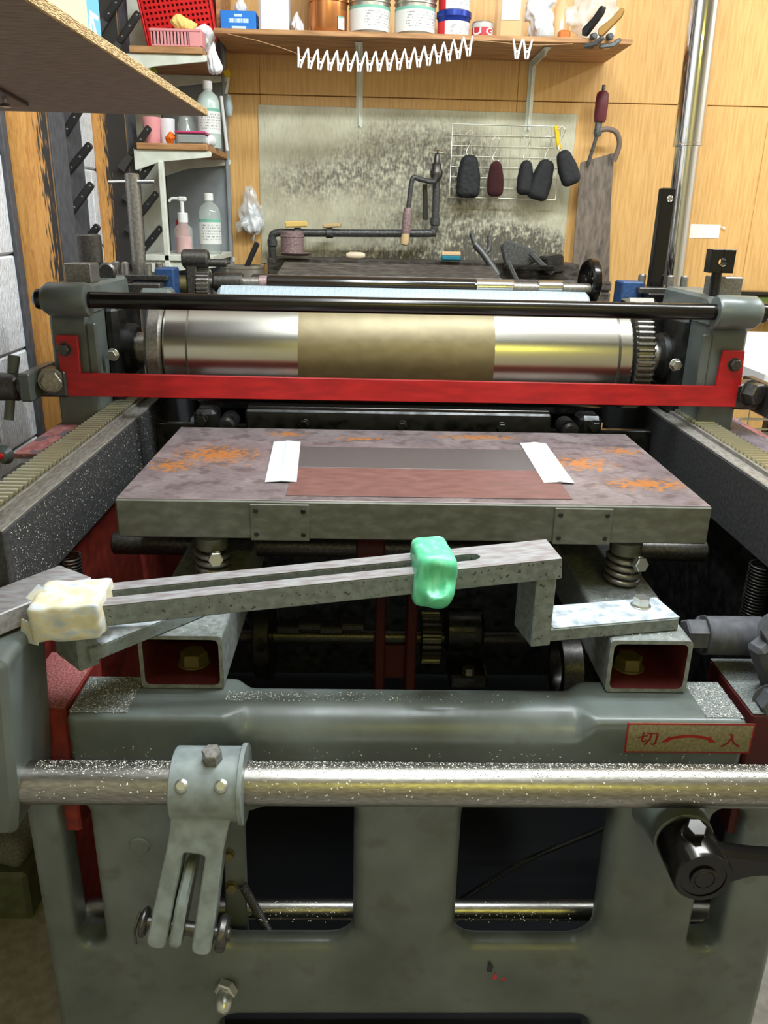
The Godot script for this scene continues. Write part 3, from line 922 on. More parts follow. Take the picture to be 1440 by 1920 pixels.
	# studs on the front face
	var stud := part(o, "stud", hexagon(0.03, 0.014), M.zinc_bolt, at(-0.278, 0.276, -0.872, Vector3(90, 0, 20)))
	part(stud, "acorn_nut", lathe([Vector2(0, 0), Vector2(0.013, 0), Vector2(0.014, 0.01), Vector2(0.012, 0.018), Vector2(0.007, 0.025), Vector2(0, 0.027)], 16), M.zinc_bolt, at(-0.278, 0.272, -0.866, Vector3(90, 0, 0)))
	for k in 3:   # paint chipped off the sill
		part(o, "paint_chip", prism(outline([[[-0.004, -0.008], [0.003, -0.01], [0.005, 0.002], [-0.002, 0.012]], [[-0.004, -0.006], [0.004, -0.005], [0.002, 0.007]], [[-0.003, -0.003], [0.005, -0.002], [0.001, 0.004]]][k]), 0.0006, 0.0001), [M.black_oil, M.red_print, M.red_print][k], at([0.112, 0.12, 0.133][k], [0.3135, 0.296, 0.29][k], -0.8798))
	part(o, "plug", rod(0.0145, 0.006, 0.002), M.press_paint, at(-0.385, 0.537, -0.88, Vector3(90, 0, 0)))
	# strips outside the rails
	part(o, "cover_strip", box(0.066, 0.008, 1.05, 0.001), M.purple_strip, at(0.643, 0.972, -1.5))
	part(o, "cover_strip", box(0.014, 0.014, 1.05, 0.001), M.purple_strip, at(-0.614, 0.962, -1.5))
	part(o, "arm_bracket", box(0.05, 0.024, 0.08, 0.003), M.dark_steel, at(-0.655, 0.932, -1.3))
	var hang := part(o, "hanging_spring", helix(0.0165, 0.0052, 23, 0.0021, 12, 5), M.dark_steel, at(-0.529, 0.746, -1.12))
	part(hang, "hook", tube([Vector3(-0.529, 0.71, -1.12), Vector3(-0.529, 0.75, -1.12)], 0.004, 6), M.dark_steel, at(0, 0, 0))
	part(o, "hanging_spring", helix(0.0165, 0.0052, 23, 0.0021, 12, 5), M.black_oil, at(0.529, 0.746, -1.12))
	# dusty linkage on the right
	var lk := part(o, "linkage", rod(0.028, 0.1, 0.006), M.charcoal, at(0.45, 0.795, -1.02, Vector3(60, 0, 90)))
	bolt(lk, Vector3(0.405, 0.805, -1.005), 0.04, 0.03, "charcoal", Vector3(0, 0, 90))
	part(lk, "linkage_arm", box(0.05, 0.14, 0.03, 0.006), M.charcoal, at(0.5, 0.765, -0.97, Vector3(0, 20, 30)))
	bolt(lk, Vector3(0.49, 0.83, -0.97), 0.04, 0.03, "charcoal", Vector3(60, 0, 30))
	bolt(lk, Vector3(0.475, 0.745, -0.93), 0.035, 0.03, "charcoal", Vector3(80, 0, 10))

	single("name_plate", box(0.168, 0.046, 0.0016, 0.0004), M.name_plate, at(0.348, 0.719, -0.8795), "small gold plate with red frame, two characters and a curved double arrow", "name plate")
	# boards lying outside the left rail
	single("board_strip", box(0.058, 0.01, 0.42, 0.001), M.pink_board, at(-0.652, 0.961, -1.53), "faded pink board strip lying outside the left toothed rail", "board")
	single("board_strip", box(0.03, 0.006, 0.75, 0.001), M.pink_board, at(0.693, 0.965, -1.45), "faded red board strip lying outside the right toothed rail", "board")

func build_bed() -> void:
	var o := thing("bed_plate", "thick rust stained steel bed plate carried on coil springs", "press bed", Vector3(-0.009, 0.91, -1.295))
	part(o, "body", box(0.862, 0.059, 0.42, 0.0025), M.bed_side, at(-0.009, 0.9395, -1.295))
	part(o, "top_face", box(0.858, 0.0016, 0.416, 0.0006), M.bed_top, at(-0.009, 0.9692, -1.295), "mauve grey face with orange rust")
	for x in [-0.205, 0.235]:
		var p := part(o, "stop_plate", box(0.085, 0.056, 0.004, 0.001), M.bed_side, at(x, 0.937, -1.083))
		for d in [[-0.034, 0.018], [-0.034, -0.018], [0.034, -0.018], [0.034, 0.018]]:
			part(p, "screw", rod(0.0035, 0.002, 0.0005, 12), M.black_oil, at(x + d[0], 0.937 + d[1], -1.0808, Vector3(90, 0, 0)))
	single("packing_sheet", box(0.41, 0.0012, 0.125, 0.0003), M.sheet_grey, at(0.004, 0.9707, -1.31), "dark grey thin sheet lying between the two tape strips", "sheet")
	single("packing_sheet", box(0.42, 0.0012, 0.14, 0.0003), surface("brown_sheet", [[0.2, Color(0.38, 0.25, 0.23)], [0.8, Color(0.44, 0.3, 0.28)]], 0.02, Vector3(0.5, 0.2, 0.2), 0.45), at(0.012, 0.9707, -1.176), "reddish brown thin sheet along the front of the bed", "sheet")
	var fold := prism(outline([[-0.024, 0], [-0.002, 0.0012], [0.001, 0.0012], [0.024, 0.0], [0.024, 0.0005], [0.001, 0.003], [-0.004, 0.0018], [-0.024, 0.0006]]), 0.236, 0.0001, 0.99)
	single("tape_strip", fold, M.paper_tape, at(-0.218, 0.9716, -1.282, Vector3(0, 3.2, 0)), "white paper tape strip at the left end of the grey sheet", "tape", "tape strips on the press bed")
	single("tape_strip", fold, M.paper_tape, at(0.221, 0.9716, -1.298, Vector3(0, -1.0, 0)), "white paper tape strip at the right end of the grey sheet", "tape", "tape strips on the press bed")

	for k in 2:
		var x: float = [-0.326, 0.307][k]
		var side: String = ["left", "right"][k]
		var t := thing("support_tube", "open square steel tube under the %s end of the bed plate" % side, "steel tube", Vector3(x, 0.745, -1.25), "square tubes under the bed")
		var shape := hollow(0.112, 0.08, 0.0055, 0.62)
		part(t, "shell", shape[0], M.tube_steel, at(x, 0.7865, -1.255))
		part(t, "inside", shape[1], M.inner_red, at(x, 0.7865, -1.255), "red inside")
		bolt(t, Vector3(x + (0.004 if k == 0 else -0.008), 0.754, -1.0), 0.034, 0.018, "brass_bolt")
		var s := thing("leveling_spring", "thick coil spring with clamp nut under the %s front of the bed plate" % side, "spring", Vector3(x, 0.827, -1.13), "springs under the bed plate")
		part(s, "coil", helix(0.024, 0.0115, 3.6, 0.0048, 16, 8), M.worn_steel, at(x + 0.012, 0.832, -1.13))
		part(s, "stud", rod(0.011, 0.083, 0.001), M.worn_steel, at(x + 0.012, 0.8685, -1.13))
		part(s, "clamp_nut", rod(0.024, 0.026, 0.004, 10), M.bed_side, at(x + 0.012, 0.888, -1.13))
		var scr := part(s, "clamp_screw", hexagon(0.02, 0.012), M.zinc_bolt, at(x + 0.024, 0.874, -1.092, Vector3(80, 0, -15)), "bright hex screw")
		part(scr, "shank", rod(0.006, 0.03, 0.001, 12), M.zinc_bolt, at(x + 0.022, 0.877, -1.11, Vector3(80, 0, -15)))

	# slotted bracket arm
	var L := Vector3(-0.43, 0.904, -0.868)
	var R := Vector3(0.169, 0.951, -0.93)
	var u := (R - L).normalized()
	var w := Vector3.UP.cross(u).normalized()
	var n := u.cross(w).normalized()
	var base := Transform3D(Basis(u, n, -w), L)
	var len := L.distance_to(R)
	var arm := thing("slotted_arm", "long grey steel arm with a slot, bolted across the two square tubes", "bracket", Vector3(-0.13, 0.84, -0.93))
	var flat := Basis(Vector3(1, 0, 0), Vector3(0, 0, -1), Vector3(0, 1, 0))   # the outline lies in the arm's own x and depth
	var slot := rounded([[0, 0], [len, 0], [len, 0.065], [0, 0.065], [0, 0.043], [len * 0.835, 0.043], [len * 0.835, 0.022], [0, 0.022]], 0.0005, 1)
	slot = outline([[0, 0], [len, 0], [len, 0.065], [0, 0.065], [0, 0.043], [len * 0.82, 0.043], [len * 0.832, 0.0395], [len * 0.838, 0.0325], [len * 0.832, 0.0255], [len * 0.82, 0.022], [0, 0.022]])
	var bar := part(arm, "bar", prism(slot, 0.028, 0.0015), M.bar_side, base * Transform3D(flat, Vector3(0, -0.014, 0)))
	part(bar, "top_cap", prism(slot, 0.0012, 0.0003), M.bar_steel, base * Transform3D(flat, Vector3(0, 0.0002, 0)), "mauve grey top face")  # thin top layer, lighter and more mauve than the sides
	part(arm, "end_block", box(0.03, 0.027, 0.064, 0.001), M.bar_steel, base * at(0.014, -0.014, -0.0325))
	var leg := part(arm, "leg", box(0.027, 0.124, 0.063, 0.0015), M.bar_side, at(0.147, 0.8855, -0.963, Vector3(0, 11, 0)))
	part(arm, "leg", box(0.027, 0.08, 0.063, 0.0015), M.bar_side, at(-0.445, 0.857, -0.9, Vector3(0, 46, 0)))
	var f1 := part(arm, "foot", box(0.215, 0.019, 0.064, 0.0015), M.bar_side, at(0.24, 0.8365, -0.985, Vector3(0, 11, 0)))
	part(f1, "dust_layer", box(0.185, 0.0014, 0.062, 0.0004), M.floured, at(0.255, 0.8466, -0.988, Vector3(0, 11, 0)))
	var f2 := part(arm, "foot", box(0.19, 0.019, 0.064, 0.0015), M.bar_side, at(-0.378, 0.8365, -0.965, Vector3(0, 48, 0)))
	part(f2, "dust_layer", box(0.17, 0.0014, 0.062, 0.0004), M.floured, at(-0.374, 0.8466, -0.968, Vector3(0, 48, 0)))
	bolt(f1, Vector3(0.308, 0.8472, -1.008), 0.021, 0.014, "zinc_bolt")
	var d2 := Vector3(-0.565, 0, 0.825).normalized()
	var far := Vector3(-0.461, 0.896, -0.967)
	single("joining_bar", box(0.066, 0.33, 0.027, 0.0015), M.bar_steel, Transform3D(Basis(Vector3.UP.cross(d2) * -1.0, d2, (Vector3.UP.cross(d2) * -1.0).cross(d2)), far + d2 * 0.165), "flat grey steel bar running forward from the taped joint", "bracket")

	# wrapped joint and wrapped block
	var cream := noise(16.0, 5, 2)
	var wrap := nets(Vector3(-0.06, -0.05, -0.06), Vector3(0.06, 0.05, 0.06), 0.004, func(p: Vector3) -> float: return sd_box(p, Vector3(0.041, 0.024, 0.039), 0.004) + cream.get_noise_3dv(p * 1.6) * 0.0032)
	var mt := thing("masking_tape_wrap", "cream masking tape wrapped around the joint of the slotted arm", "tape", Vector3(-0.437, 0.87, -0.885))
	part(mt, "wrap", wrap, M.masking_paper, at(-0.437, 0.894, -0.886, Vector3(0, 4, 3)))
	part(mt, "loose_end", prism(outline([[-0.02, -0.01], [0.012, -0.012], [0.018, 0.008], [0.004, 0.014], [-0.014, 0.018]]), 0.001, 0.0001), M.masking_paper, at(-0.478, 0.878, -0.852, Vector3(-10, -30, 8)))
	part(mt, "loose_end", prism(outline([[-0.014, -0.014], [0.01, -0.012], [0.012, 0.01], [-0.006, 0.018]]), 0.001, 0.0001), M.masking_paper, at(-0.482, 0.912, -0.885, Vector3(-60, -30, 10)))
	var clay := noise(10.0, 9, 2)
	var lump := nets(Vector3(-0.045, -0.055, -0.06), Vector3(0.045, 0.055, 0.06), 0.004, func(p: Vector3) -> float:
		var d := sd_box(p, Vector3(0.025, 0.036, 0.041), 0.012) + clay.get_noise_3dv(p * 1.3) * 0.005
		d = near_min(d, (p - Vector3(0.004, -0.012, 0.038)).length() - 0.02, 0.008)
		return maxf(d, -((p - Vector3(-0.004, 0.012, 0.062)).length() - 0.024)))
	single("green_wrap", lump, M.green_wrap, at(0.003, 0.929, -0.937, Vector3(0, 6, -4)), "mint green tape lump wrapped around the slotted arm", "tape lump")

func build_front() -> void:
	single("cross_shaft", rod(0.0262, 1.06, 0.002, 48), M.shaft_steel, at(0.03, 0.69, -0.82, Vector3(0, 0, 90)), "long bright steel shaft across the front of the press, dusty on top", "shaft")
	# fork lever on the shaft
	var hub := Vector3(-0.27, 0.69, -0.82)
	var pin := Vector3(-0.296, 0.532, -0.765)
	var y := (hub - pin).normalized()
	var x := y.cross((Vector3(0.0, 0.25, 1)).normalized()).normalized()
	var t := Transform3D(Basis(x, y, x.cross(y)), hub)
	var o := thing("fork_lever", "grey painted fork lever clamped on the front shaft", "lever", Vector3(-0.28, 0.52, -0.8))
	part(o, "hub", ring(0.0265, 0.045, 0.083, 36), M.press_paint_light, at(hub.x, hub.y, hub.z, Vector3(0, 0, 90)))
	part(o, "collar", ring(0.0265, 0.049, 0.006, 36), M.press_paint_light, at(hub.x + 0.043, hub.y, hub.z, Vector3(0, 0, 90)))
	var shape := rounded([[-0.036, -0.026], [0.036, -0.026], [0.033, -0.06, 0.02], [0.0395, -0.195, 0.012], [0.0155, -0.195, 0.01], [0.0135, -0.075, 0.006], [-0.0135, -0.075, 0.006], [-0.0155, -0.195, 0.01], [-0.0395, -0.195, 0.012], [-0.033, -0.06, 0.02]], 0.004)
	part(o, "fork", prism(shape, 0.034, 0.0018), M.press_paint_light, t * at(0, 0, 0.016))
	bolt(o, Vector3(-0.262, 0.731, -0.81), 0.021, 0.018, "worn_steel", Vector3(12, 0, 0), false)
	for d in [-0.025, 0.022]:
		part(o, "screw", rod(0.008, 0.008, 0.003, 16), M.zinc_bolt, at(hub.x + d, hub.y + 0.026, hub.z + 0.037, Vector3(55, 0, 0)))
	var p := part(o, "pin", rod(0.0085, 0.112, 0.002, 18), M.dark_steel, t * at(0.002, -0.174, 0.016, Vector3(0, 0, 90)))
	part(p, "washer", rod(0.0215, 0.012, 0.003), M.dark_steel, t * at(0.048, -0.174, 0.016, Vector3(0, 0, 90)))
	part(p, "washer", rod(0.018, 0.008, 0.003), M.dark_steel, t * at(-0.048, -0.174, 0.016, Vector3(0, 0, 90)))
	part(p, "split_pin", tube(bend([Vector3(-0.054, -0.16, 0.02), Vector3(-0.056, -0.178, 0.026), Vector3(-0.053, -0.198, 0.022)]), 0.002, 6), M.dark_steel, t)
	var link := prism(rounded([[-0.02, -0.045], [0.012, -0.045], [0.012, 0.012], [-0.012, 0.05], [-0.05, 0.05]], 0.006), 0.014, 0.003)
	single("link_bar", link, M.press_paint_light, t * at(-0.005, -0.145, 0.024, Vector3(0, -90, 0)), "flat grey link bar standing between the prongs of the fork lever", "link")
	# engaging lever on the right
	var e := thing("engaging_lever", "black hand lever on a round boss at the right of the front casting", "lever", Vector3(0.338, 0.6, -0.86))
	part(e, "boss", lathe([Vector2(0, 0), Vector2(0.05, 0), Vector2(0.044, 0.015), Vector2(0.0395, 0.05), Vector2(0.0385, 0.068), Vector2(0.036, 0.07), Vector2(0, 0.07)], 36), M.press_paint, at(0.334, 0.61, -0.885, Vector3(90, 0, 0)))
	part(e, "sleeve", lathe([Vector2(0.0, 0), Vector2(0.0345, 0), Vector2(0.0365, 0.002), Vector2(0.0365, 0.06), Vector2(0.034, 0.064), Vector2(0.028, 0.064), Vector2(0.0275, 0.0625), Vector2(0, 0.0625)], 36), M.black_rod, at(0.334, 0.61, -0.815, Vector3(90, 0, 0)))
	part(e, "end_cap", ring(0.0125, 0.0165, 0.005), M.black_rod, at(0.334, 0.61, -0.751, Vector3(90, 0, 0)))
	part(e, "shaft_end", rod(0.012, 0.006, 0.001), M.black_rod, at(0.334, 0.61, -0.751, Vector3(90, 0, 0)))
	bolt(e, Vector3(0.328, 0.645, -0.785), 0.022, 0.02, "black_rod", Vector3(20, 0, 0))
	part(e, "handle", prism(rounded([[0.352, 0.64], [0.4, 0.632], [0.56, 0.622], [0.56, 0.6], [0.4, 0.598], [0.352, 0.578]], 0.012), 0.026, 0.006), M.black_rod, at(0, 0, -0.775))

func build_carriage() -> void:
	var o := thing("cylinder_carriage", "moving carriage with steel impression cylinder, black tie rod and red guard bar", "press carriage", Vector3(0, 0.98, -1.6))
	for s in [-1.0, 1.0]:
		var x := -0.639 if s < 0 else 0.602
		var f := part(o, "side_frame", prism(rounded([[-1.81, 0.93], [-1.525, 0.93], [-1.525, 1.175], [-1.56, 1.19], [-1.81, 1.19]], 0.012), 0.07, 0.005), M.press_paint, at(x, 0, 0, Vector3(0, -90, 0)) * at(0, 0, 0), "grey green side frame")
		part(f, "cap", prism(rounded([[-1.81, 1.17], [-1.53, 1.17], [-1.53, 1.21], [-1.56, 1.228], [-1.8, 1.228]], 0.012), 0.076, 0.006), M.press_paint, at(x, 0, 0, Vector3(0, -90, 0)))
		var bx := -0.628 if s < 0 else 0.597
		part(f, "rod_boss", lathe([Vector2(0, -0.041), Vector2(0.022, -0.041), Vector2(0.03, -0.03), Vector2(0.031, 0.036), Vector2(0.028, 0.041), Vector2(0, 0.041)], 28), M.press_paint, at(bx, 1.204, -1.5, Vector3(0, 0, 90.0 if s > 0 else -90.0)))
		part(f, "neck", box(0.06, 0.05, 0.04, 0.006), M.press_paint, at(bx, 1.198, -1.525))
		part(o, "end_nut", lathe([Vector2(0, 0), Vector2(0.017, 0), Vector2(0.0185, 0.003), Vector2(0.018, 0.012), Vector2(0.01, 0.019), Vector2(0, 0.02)], 16), M.black_rod, at(bx + s * 0.04, 1.204, -1.5, Vector3(0, 0, -90.0 * s)))
		# guide plate, bearing and journal beside the cylinder
		part(f, "guide_plate", box(0.018, 0.1, 0.012, 0.003), M.press_paint, at(-0.598 if s < 0 else 0.562, 1.11, -1.53))
		bolt(f, Vector3(-0.585 if s < 0 else 0.535, 1.09, -1.6), 0.018, 0.014, "zinc_bolt", Vector3(90, 0, 0))
		part(f, "bearing", rod(0.052, 0.05, 0.008), M.black_oil, at(-0.585 if s < 0 else 0.55, 1.088, -1.7, Vector3(0, 0, 90)))
		part(f, "bearing_block", box(0.03, 0.2, 0.18, 0.01), M.black_oil, at(-0.596 if s < 0 else 0.56, 1.08, -1.72))
		part(o, "journal", rod(0.034, 0.1, 0.004), M.worn_steel, at(-0.545 if s < 0 else 0.51, 1.088, -1.7, Vector3(0, 0, 90)))
	part(o, "tie_rod", rod(0.0148, 1.3, 0.001, 36), M.black_rod, at(-0.015, 1.204, -1.5, Vector3(0, 0, 90)), "long polished black rod")
	var guard := rounded([[-0.66, 1.138], [-0.62, 1.138], [-0.622, 1.0685], [0.586, 1.0645, 0.0], [0.589, 1.1325], [0.63, 1.1325], [0.636, 1.025], [-0.657, 1.0245]], 0.0015, 2)
	var g := part(o, "guard_bar", prism(guard, 0.009, 0.001), M.guard_red, at(0, 0, -1.515), "red painted guard bar")
	bolt(g, Vector3(-0.645, 1.113, -1.5105), 0.019, 0.012, "dark_steel", Vector3(90, 0, 0))
	bolt(g, Vector3(0.613, 1.107, -1.5105), 0.019, 0.012, "dark_steel", Vector3(90, 0, 0))
	# cylinder with its packing sheet, bearers and gear
	var c := part(o, "cylinder", rod(0.108, 0.86, 0.003, 96), M.ground_steel, at(-0.01, 1.088, -1.7, Vector3(0, 0, 90)), "polished steel impression cylinder")
	part(c, "packing", lathe([Vector2(0.1082, -0.195), Vector2(0.1094, -0.195), Vector2(0.1094, 0.195), Vector2(0.1082, 0.195)], 96), M.bronze_sheet, at(-0.025, 1.088, -1.7, Vector3(0, 0, 90)), "dull tan sheet wrapped around the middle")
	part(c, "end_disc", rod(0.104, 0.03, 0.004, 72), M.ground_steel, at(0.435, 1.088, -1.7, Vector3(0, 0, 90)))
	part(c, "end_disc", rod(0.104, 0.05, 0.004, 72), M.ground_steel, at(-0.463, 1.088, -1.7, Vector3(0, 0, 90)))
	part(c, "bearer", rod(0.103, 0.034, 0.006, 72), M.worn_steel, at(-0.508, 1.088, -1.7, Vector3(0, 0, 90)))
	part(c, "gear", prism(gear_outline(0.107, 54, 0.009), 0.036, 0.003), M.worn_steel, at(0.475, 1.088, -1.7, Vector3(0, 90, 0)), "toothed wheel at the end of the cylinder")
	# studs and blocks on top of the side frames
	part(o, "square_block", box(0.05, 0.036, 0.05, 0.002), M.worn_steel, at(-0.629, 1.245, -1.6))
	part(o, "stud_nut", rod(0.026, 0.058, 0.003), M.dark_steel, at(-0.664, 1.282, -1.76))
	part(o, "stud", rod(0.02, 0.03, 0.002), M.dark_steel, at(-0.664, 1.24, -1.76))
	part(o, "small_nut", rod(0.018, 0.016, 0.004), M.dark_steel, at(-0.618, 1.24, -1.72, Vector3(90, 0, 0)))
	part(o, "square_block", box(0.055, 0.036, 0.05, 0.002), M.worn_steel, at(0.606, 1.244, -1.6))
	part(o, "stud", rod(0.0095, 0.06, 0.001), M.black_rod, at(0.578, 1.252, -1.57))
	var half := PackedVector2Array([Vector2(0, 0.022), Vector2(-0.022, 0.022), Vector2(-0.022, -0.02), Vector2(0, -0.02)])
	for k in 9:
		half.append(Vector2.from_angle(-PI / 2 - PI * k / 8.0) * 0.0075)
	var mirrored := PackedVector2Array()
	for v in half:
		mirrored.append(Vector2(-v.x, v.y))
	part(o, "eye_block", join([[prism(half, 0.034, 0.0008), at(0, 0, 0)], [prism(mirrored, 0.034, 0.0008), at(0, 0, 0)]]), M.black_rod, at(0.58, 1.29, -1.57, Vector3(0, -4, 0)), "black block with a round hole")
	# arms outside the frames
	part(o, "side_arm", box(0.022, 0.052, 0.14, 0.003), M.press_paint, at(-0.707, 1.049, -1.53))
	bolt(o, Vector3(-0.674, 1.056, -1.5), 0.034, 0.02, "worn_steel", Vector3(90, 20, 0))
	part(o, "arm_block", box(0.06, 0.05, 0.06, 0.004), M.dark_steel, at(-0.678, 1.048, -1.535))
	part(o, "arm_shaft", rod(0.02, 0.16, 0.003), M.dark_steel, at(-0.79, 1.047, -1.49, Vector3(0, 0, 90)))
	part(o, "arm_hub", rod(0.026, 0.05, 0.004), M.dark_steel, at(-0.752, 1.045, -1.49, Vector3(0, 0, 90)))
	var lev := part(o, "hand_lever", lathe([Vector2(0, 0), Vector2(0.009, 0), Vector2(0.008, 0.06), Vector2(0.011, 0.12), Vector2(0, 0.12)], 16), M.press_paint, along(Vector3(-0.757, 0.93, -1.46), Vector3(-0.745, 1.04, -1.49)))
	part(lev, "knob", lathe([Vector2(0, -0.018), Vector2(0.012, -0.014), Vector2(0.019, 0), Vector2(0.012, 0.014), Vector2(0, 0.018)], 20), M.press_paint, at(-0.762, 0.922, -1.46, Vector3(90, 0, 0)))
	part(lev, "red_tip", rod(0.006, 0.006, 0.002, 12), M.red_plastic, at(-0.762, 0.924, -1.443, Vector3(90, 0, 0)))
	bolt(o, Vector3(0.645, 1.056, -1.5), 0.038, 0.024, "dark_steel", Vector3(90, 30, 0))
	part(o, "arm_block", box(0.06, 0.05, 0.06, 0.004), M.dark_steel, at(0.655, 1.045, -1.54))
	part(o, "side_arm", box(0.02, 0.06, 0.13, 0.003), M.dark_steel, at(0.683, 1.042, -1.53))

func build_inking() -> void:
	var o := thing("inking_unit", "inking unit behind the cylinder with blue brackets, steel posts and hand wheel", "inking unit", Vector3(0, 1.15, -1.95))
	var post := part(o, "post", rod(0.0155, 0.22, 0.002), M.worn_steel, at(-0.602, 1.325, -1.9), "steel post with a cross pin")
	part(post, "cross_pin", rod(0.0045, 0.1, 0.001, 12), M.chrome, at(-0.603, 1.418, -1.895, Vector3(0, 0, 92)))
	var post2 := part(o, "post", box(0.032, 0.22, 0.026, 0.003), M.black_rod, at(0.577, 1.32, -1.9), "black square post")
	part(post2, "screw", rod(0.007, 0.006, 0.002, 14), M.chrome, at(0.58, 1.408, -1.886, Vector3(90, 0, 0)))
	part(o, "base_plate", box(0.14, 0.012, 0.12, 0.002), M.dark_steel, at(-0.6, 1.219, -1.92))
	part(o, "base_plate", box(0.12, 0.012, 0.12, 0.002), M.dark_steel, at(0.585, 1.214, -1.91))
	for d in [[-0.648, 1.225, -1.88], [-0.625, 1.225, -1.87], [-0.575, 1.225, -1.87], [-0.553, 1.225, -1.885], [0.545, 1.22, -1.9], [0.6, 1.22, -1.87], [0.632, 1.22, -1.87]]:
		part(o, "cap_screw", rod(0.0085, 0.03, 0.003, 14), M.worn_steel, at(d[0], d[1] + 0.012, d[2]))
	for d in [[-0.586, 1.198, 0.05, 0.036], [-0.54, 1.205, 0.042, 0.07], [0.517, 1.2, 0.05, 0.062], [0.568, 1.194, 0.05, 0.044]]:
		part(o, "bracket", box(d[2], d[3], 0.06, 0.003), M.blue_paint, at(d[0], d[1], -1.9), "blue painted bracket")
	part(o, "beam", prism(rounded([[0.54, 1.178], [0.655, 1.17], [0.655, 1.2], [0.6, 1.21], [0.54, 1.21]], 0.004), 0.17, 0.003), M.black_rod, at(0, 0, -1.91))
	part(o, "beam", prism(rounded([[-0.54, 1.178], [-0.655, 1.17], [-0.655, 1.2], [-0.6, 1.21], [-0.54, 1.21]], 0.004), 0.17, 0.003), M.dark_steel, at(0, 0, -1.91))
	part(o, "rounded_foot", box(0.07, 0.02, 0.05, 0.008), M.press_paint, at(-0.55, 1.19, -1.842))
	part(o, "rounded_foot", box(0.07, 0.02, 0.05, 0.008), M.chrome, at(0.525, 1.19, -1.842))
	# ink table with the grooved plate
	part(o, "table", box(1.0, 0.26, 0.3, 0.006), M.black_oil, at(0, 1.03, -2.11))
	part(o, "ink_plate", box(0.57, 0.012, 0.2, 0.002), M.sink_dark, at(-0.03, 1.222, -2.2, Vector3(6, 0, 0)))
	part(o, "plate_support", box(0.5, 0.06, 0.12, 0.004), M.black_oil, at(-0.03, 1.185, -2.19))
	part(o, "front_strip", box(0.8, 0.01, 0.04, 0.002), M.worn_steel, at(0, 1.183, -1.94))
	# bracket arm and small gear at the left end
	var arm := part(o, "swing_arm", prism(rounded([[-0.012, -0.06], [0.01, -0.06], [0.014, 0.0], [0.012, 0.05], [-0.014, 0.05], [-0.012, 0.0]], 0.008), 0.03, 0.004), M.dark_steel, at(-0.492, 1.225, -1.94))
	part(arm, "barrel", rod(0.021, 0.06, 0.004), M.dark_steel, at(-0.482, 1.258, -1.94, Vector3(0, 0, 90)))
	part(arm, "barrel_pin", rod(0.009, 0.05, 0.002), M.dark_steel, at(-0.435, 1.25, -1.94, Vector3(0, 0, 90)))
	part(o, "spindle_collar", rod(0.02, 0.03, 0.003), M.brass_bolt, at(-0.515, 1.2, -1.95, Vector3(0, 0, 90)))
	part(o, "gear", prism(gear_outline(0.037, 24, 0.006), 0.028, 0.001), M.worn_steel, at(-0.467, 1.2, -1.95, Vector3(0, 90, 0)))
	var wheel := part(o, "hand_wheel", lathe([Vector2(0.04, -0.01), Vector2(0.048, -0.012), Vector2(0.053, -0.008), Vector2(0.054, 0), Vector2(0.053, 0.008), Vector2(0.048, 0.012), Vector2(0.04, 0.01), Vector2(0.04, -0.01)], 48), M.black_rod, at(0.447, 1.222, -1.98, Vector3(0, 8, 90)), "black spoked hand wheel")
	part(wheel, "wheel_hub", rod(0.016, 0.03, 0.003), M.black_rod, at(0.445, 1.222, -1.98, Vector3(0, 8, 90)))
	for k in 3:
		part(wheel, "spoke", rod(0.006, 0.04, 0.001, 10), M.black_rod, at(0.447, 1.222, -1.98, Vector3(k * 120 + 20, 0, 0)) * at(0, 0.026, 0))
	var r := thing("ink_roller", "glossy black inked roller on a bright steel spindle", "roller", Vector3(0, 1.2, -1.96))
	part(r, "core", rod(0.0188, 0.49, 0.002, 36), M.ink_black, at(-0.075, 1.206, -1.96, Vector3(0, 0, 90)))
	part(r, "bare_end", rod(0.0187, 0.09, 0.002, 36), M.chrome, at(0.215, 1.206, -1.96, Vector3(0, 0, 90)))
	part(r, "spindle", rod(0.0135, 0.91, 0.001, 28), M.worn_steel, at(-0.012, 1.206, -1.96, Vector3(0, 0, 90)))
	part(r, "collar", rod(0.0185, 0.06, 0.003, 28), M.chrome, at(0.347, 1.207, -1.96, Vector3(0, 0, 90)))
	part(r, "collar", rod(0.0225, 0.07, 0.004, 28), M.dark_steel, at(-0.412, 1.206, -1.96, Vector3(0, 0, 90)))
	part(r, "collar", rod(0.017, 0.02, 0.002, 28), M.pink_can, at(-0.33, 1.206, -1.96, Vector3(0, 0, 90)))
	var b := thing("form_roller", "pale blue rubber roller lying just behind the cylinder", "roller", Vector3(0, 1.16, -1.88))
	part(b, "rubber", rod(0.036, 0.85, 0.008, 48), M.blue_rubber, at(0, 1.168, -1.9, Vector3(0, 0, 90)))
	part(b, "spindle", rod(0.012, 1.0, 0.001, 24), M.worn_steel, at(0, 1.168, -1.9, Vector3(0, 0, 90)))

